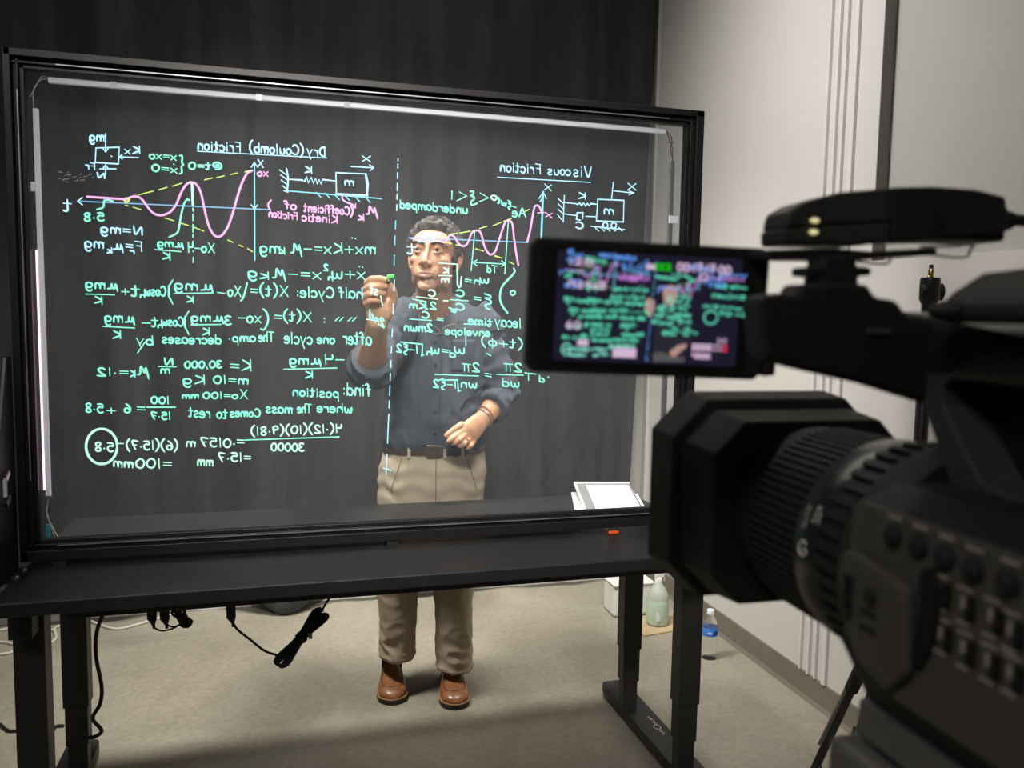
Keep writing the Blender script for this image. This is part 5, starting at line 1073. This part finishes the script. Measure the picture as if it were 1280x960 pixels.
# folded spectacles hanging from the placket
M['frame_pink'] = mat('thin_copper_frame', (.55,.35,.28), .3, .6)
gl = empty('spectacles', (0,0,0)); gl.parent = man
c0 = onshirt(.012, 1.352, .012)
def G3(x, y, z): return c0+Matrix.Rotation(BYAW, 3, 'Z')@V((x,y,z))-man.location
for s, cx in ((-1,-.022),(1,.034)):
    pts = [G3(cx+.024*math.cos(a)*(1), -.004, .010+.5*cx*(1 if s>0 else -1)*.5+.013*math.sin(a)+.35*.024*math.cos(a)*s) for a in [2*PI*k/20 for k in range(21)]]
    MB().tube(pts, .0012, 6).build('rim', M['frame_pink'], gl, smooth=True)
MB().tube([G3(.002,-.006,.000), G3(.008,-.008,.004), G3(.013,-.006,.000)], .0013, 6).build('bridge', M['frame_pink'], gl, smooth=True)
MB().tube(cr([G3(.056,-.006,.028), G3(.060,-.003,.060), G3(.058,.0,.095), G3(.054,.005,.115)], 5), .0013, 6).build('temple', M['frame_pink'], gl, smooth=True)
gl['label'] = 'thin copper-framed spectacles folded over the placket'
# --- trousers
tr = MB()
torso_rings(tr, [(.72,0,.02,.165,.105),(.80,0,.02,.192,.125),(.87,0,.016,.193,.132),(.93,0,.012,.181,.130),(.955,0,.012,.178,.129)], 40, 2.4)
hemR, hemL = A_(499,825,.705)+V((0,.045,.0)), A_(571,840,.645)+V((0,.045,0))
for h, k, hm, s in ((hipR,kneeR,hemR,-1),(hipL,kneeL,hemL,1)):
    tr.tube([h+V((s*.005,0,-.02)), h.lerp(k,.35), h.lerp(k,.75), k, k.lerp(hm,.5), k.lerp(hm,.86), hm], [(.098,.108),(.096,.104),(.085,.092),(.079,.084),(.071,.078),(.065,.074),(.066,.078)], 24, up=(0,1,0))
trm = remesh(tr, .0055, 4, 'trousers'); v = verts(trm); nn = norms(trm)
f1 = np.array([N3(p, (10,10,5), 11) for p in v]); f2 = np.array([N3(p, (16,16,22), 2) for p in v])
lowm = np.clip((.36-v[:,2])/.2, 0, 1); hipm = np.exp(-((v[:,2]-.80)/.10)**2)
disp = .006*(1-2*np.abs(f1))-.003+lowm*(.008*(1-2*np.abs(f2))-.003)+hipm*.0018*np.sin(v[:,2]*95+5*f1)
knee = np.exp(-((v[:,2]-.47)/.09)**2); disp += knee*.007*(1-2*np.abs(f2))
v = v+nn*disp[:,None]; setv(trm, v)
M['khaki'] = mat('khaki_twill', (.47,.385,.285), .9, bump=.3, bscale=1100, var=.08, vscale=10, spec=.2)
finish(trm, 'trousers', M['khaki'], man)
tbv = BVHTree.FromPolygons([tuple(p) for p in v], [tuple(f.vertices) for f in trm.polygons])
def ontr(x, z, lift): 
    h = tbv.ray_cast(TS(x, -.5, z), tf); return h[0]-tf*lift if h[0] is not None else TS(x,-.12,z)
M['khaki_seam'] = mat('khaki_seam', (.27,.21,.15), .9)
fl = PM(MB().tube([ontr(.006, .915-.012*k, .002) for k in range(14)], .0022, 6), 'fly_seam', M['khaki_seam'])
for s in (-1, 1): PM(MB().tube([ontr(s*(.115+.0035*k), .915-.011*k, .0015) for k in range(12)], .0018, 6), 'pocket_seam', M['khaki_seam'])
for k_, (hm, r) in enumerate(((hemR,.068),(hemL,.070))):
    PM(MB().tube([hm+V((r*math.cos(a), 1.14*r*math.sin(a), .012)) for a in [2*PI*k/28 for k in range(29)]], .0016, 5), 'hem_seam', M['khaki_seam'])
# waistband, belt, loops
def hoop(name, z0_, z1_, rx, ry, cy, th, mt, parent=None):
    q = MB(); rr = []
    for k in range(49):
        a = 2*PI*k/48; ca, sa = math.cos(a), math.sin(a); e = lambda R1, R2, z: TS(R1*math.copysign(abs(ca)**(2/2.4), ca), cy+R2*math.copysign(abs(sa)**(2/2.4), sa), z)
        rr.append([e(rx,ry,z0_), e(rx+th,ry+th,z0_), e(rx+th,ry+th,z1_), e(rx,ry,z1_)])
    q.rings(rr, cap=False); return PM(q, name, mt, parent=parent, angle=30)
M['belt'] = mat('dark_brown_leather', (.055,.032,.024), .42, bump=.2, bscale=300, var=.2, vscale=30)
M['buckle'] = mat('dark_steel_buckle', (.12,.105,.10), .3, .6)
hoop('waistband', .925, .966, .176, .128, .012, .0065, M['khaki'])
belt = hoop('belt', .929, .962, .1825, .1345, .012, .004, M['belt'])
Rb = Matrix.Rotation(BYAW, 3, 'Z'); bf = .012-.1385
q = MB(); q.box(TS(-.002, bf-.004, .9455), (.054,.005,.042), Rb); bk = PM(q, 'buckle', M['buckle'], parent=belt, smooth=False, bevel=.002)
q = MB(); q.box(TS(-.002, bf-.0068, .9455), (.040,.002,.030), Rb); PM(q, 'strap_end', M['belt'], parent=belt, smooth=False)
for x in (-.088, .036, .098):
    yv = .012-.1385*(1-abs(x/.186)**2.4)**(1/2.4); q = MB(); q.box(TS(x, yv-.003, .946), (.011,.006,.050), Rb); PM(q, 'belt_loop', M['khaki'], smooth=False, bevel=.001)
# watch-like bracelet and ring
M['steel_band'] = mat('steel_band', (.45,.42,.42), .3, .8); M['bead'] = mat('dark_wood_beads', (.16,.06,.045), .5)
dL_ = (wrL-elL).normalized(); u_ = dL_.orthogonal().normalized(); w2 = dL_.cross(u_)
def wristring(c, ra, rb, r, name, m, beads=False):
    up = (V((0,-1,0))-dL_*V((0,-1,0)).dot(dL_)).normalized(); sd = dL_.cross(up); q = MB(); pts = [c+sd*ra*math.cos(a)+up*rb*math.sin(a)+dL_*.006*math.sin(a) for a in [2*PI*k/28 for k in range(29)]]
    if beads:
        for p in pts[:-1]: q.ell(p, (r,)*3, 6)
    else: q.tube(pts, r, 6)
    return PM(q, name, m)
wristring(elL.lerp(wrL,.93), .0345, .0285, .0026, 'bracelet', M['steel_band']); wristring(elL.lerp(wrL,.83), .0355, .0295, .0030, 'bead_bracelet', M['bead'], True)
rg = MB(); c = H_(583,552,.419); ax_ = (H_(580,555,.410)-H_(586,549,.430)).normalized(); o1 = ax_.orthogonal().normalized(); o2 = ax_.cross(o1)
rg.tube([c+(o1*math.cos(a)+o2*math.sin(a))*.0112 for a in [2*PI*k/16 for k in range(17)]], .0018, 6); PM(rg, 'ring', M['brass'])
# --- shoes
M['leather'] = mat('tan_leather', (.25,.098,.036), .34, bump=.15, bscale=120, var=.28, vscale=22, coat=.2)
M['sole'] = mat('dark_rubber_sole', (.025,.016,.012), .6); M['welt'] = mat('stitched_welt', (.30,.16,.07), .6)
def shoe(toe, heel, name):
    g = empty(name, (heel[0]-man.location[0], heel[1]-man.location[1], 0)); g.parent = man
    L = math.hypot(toe[0]-heel[0], toe[1]-heel[1]); g.rotation_euler.z = math.atan2(toe[1]-heel[1], toe[0]-heel[0])-PI/2+PI*0
    def out(u, k=1):   # half width along the shoe, u 0 heel .. 1 toe
        return k*np.interp(u, [0,.04,.12,.3,.45,.62,.78,.9,.97,1.0], [.007,.028,.038,.038,.043,.053,.057,.049,.030,.008])
    us = [0,.01,.04,.08,.14,.22,.3,.4,.5,.6,.68,.76,.84,.9,.95,.98,1.0]
    def slab(zs, k, m, nm, inset=0, **kw):
        q = MB(); poly = [(-out(u,k), L*(inset+u*(1-2*inset))) for u in us]+[(out(u,k), L*(inset+u*(1-2*inset))) for u in reversed(us)]
        q.prism(poly, 'z', *zs); return q.build(nm, m, g, bevel=.002, **kw)
    slab((0,.017), 1.0, M['sole'], 'sole'); slab((.017,.023), 1.03, M['welt'], 'welt', -.004)
    q = MB(); rings = []
    for u in us:
        top = np.interp(u, [0,.1,.3,.42,.55,.7,.85,.95,1.0], [.060,.110,.136,.130,.088,.068,.056,.044,.030]); hw = out(u,.96)
        ring = []
        for k in range(19):
            a = PI*k/18; x = hw*math.copysign(abs(math.cos(a))**.75, math.cos(a))*(1-.32*(math.sin(a)**3 if u < .6 else .3*math.sin(a)**3)); z = .024+(top-.024)*math.sin(a)**.8
            ring.append((x, L*(.006+u*.988), z))
        ring += [(-hw*.5, L*u, .023), (0, L*u, .0225), (hw*.5, L*u, .023)]
        rings.append(ring)
    q.rings(rings); up = q.build('upper', M['leather'], g, smooth=True, angle=70)
    s2 = up.modifiers.new('s', 'SUBSURF'); s2.levels = 2; s2.render_levels = 2
    for s in (-1, 1):   # elastic gore and apron seam of a slip-on
        MB().tube(cr([(s*.026,L*.50,.108),(s*.036,L*.58,.078),(s*.039,L*.70,.062),(s*.031,L*.82,.053),(s*.0,L*.86,.0545)], 5), .0016, 5).build('apron_seam', M['sole'], g, smooth=True)
        MB().prism([(L*.38,.070),(L*.47,.068),(L*.46,.108),(L*.39,.118)], 'x', s*.030, s*.0385).build('elastic_gore', M['sole'], g, bevel=.002)
    return g
shoe((.955,.628), (.985,.905), 'shoe'); shoe((1.172,.538), (1.200,.818), 'shoe')
# --- marker in his hand
mk = tag(empty('marker', H_(486,350,.02)), 'green-ended marker held to the glass by the man', 'marker')
d = (H_(483.5,356,.15)-H_(487,350.5,.02)); L_ = d.length; d.normalize()
MB().tube([V((0,0,0)), d*.004, d*.016], [.0018,.0026,.0032], 12).build('nib', M['marker_green'], mk, smooth=True)
MB().tube([d*.012, d*.020], [.0045,.0062], 14).build('tip_holder', M['cam_dark'], mk, smooth=True)
MB().tube([d*.020, d*.030, d*.108], [.0072,.0086,.0086], 16).build('barrel', M['sole'], mk, smooth=True)
MB().tube([d*.108, d*.124], .0088, 16).build('end_plug', M['marker_green'], mk, smooth=True)
gm = H_(484,346,.036)-Vector(mk.location); MB().tube([gm, gm+V((.018,.004,.002))], .0055, 12).build('cap', M['marker_green'], mk, smooth=True)
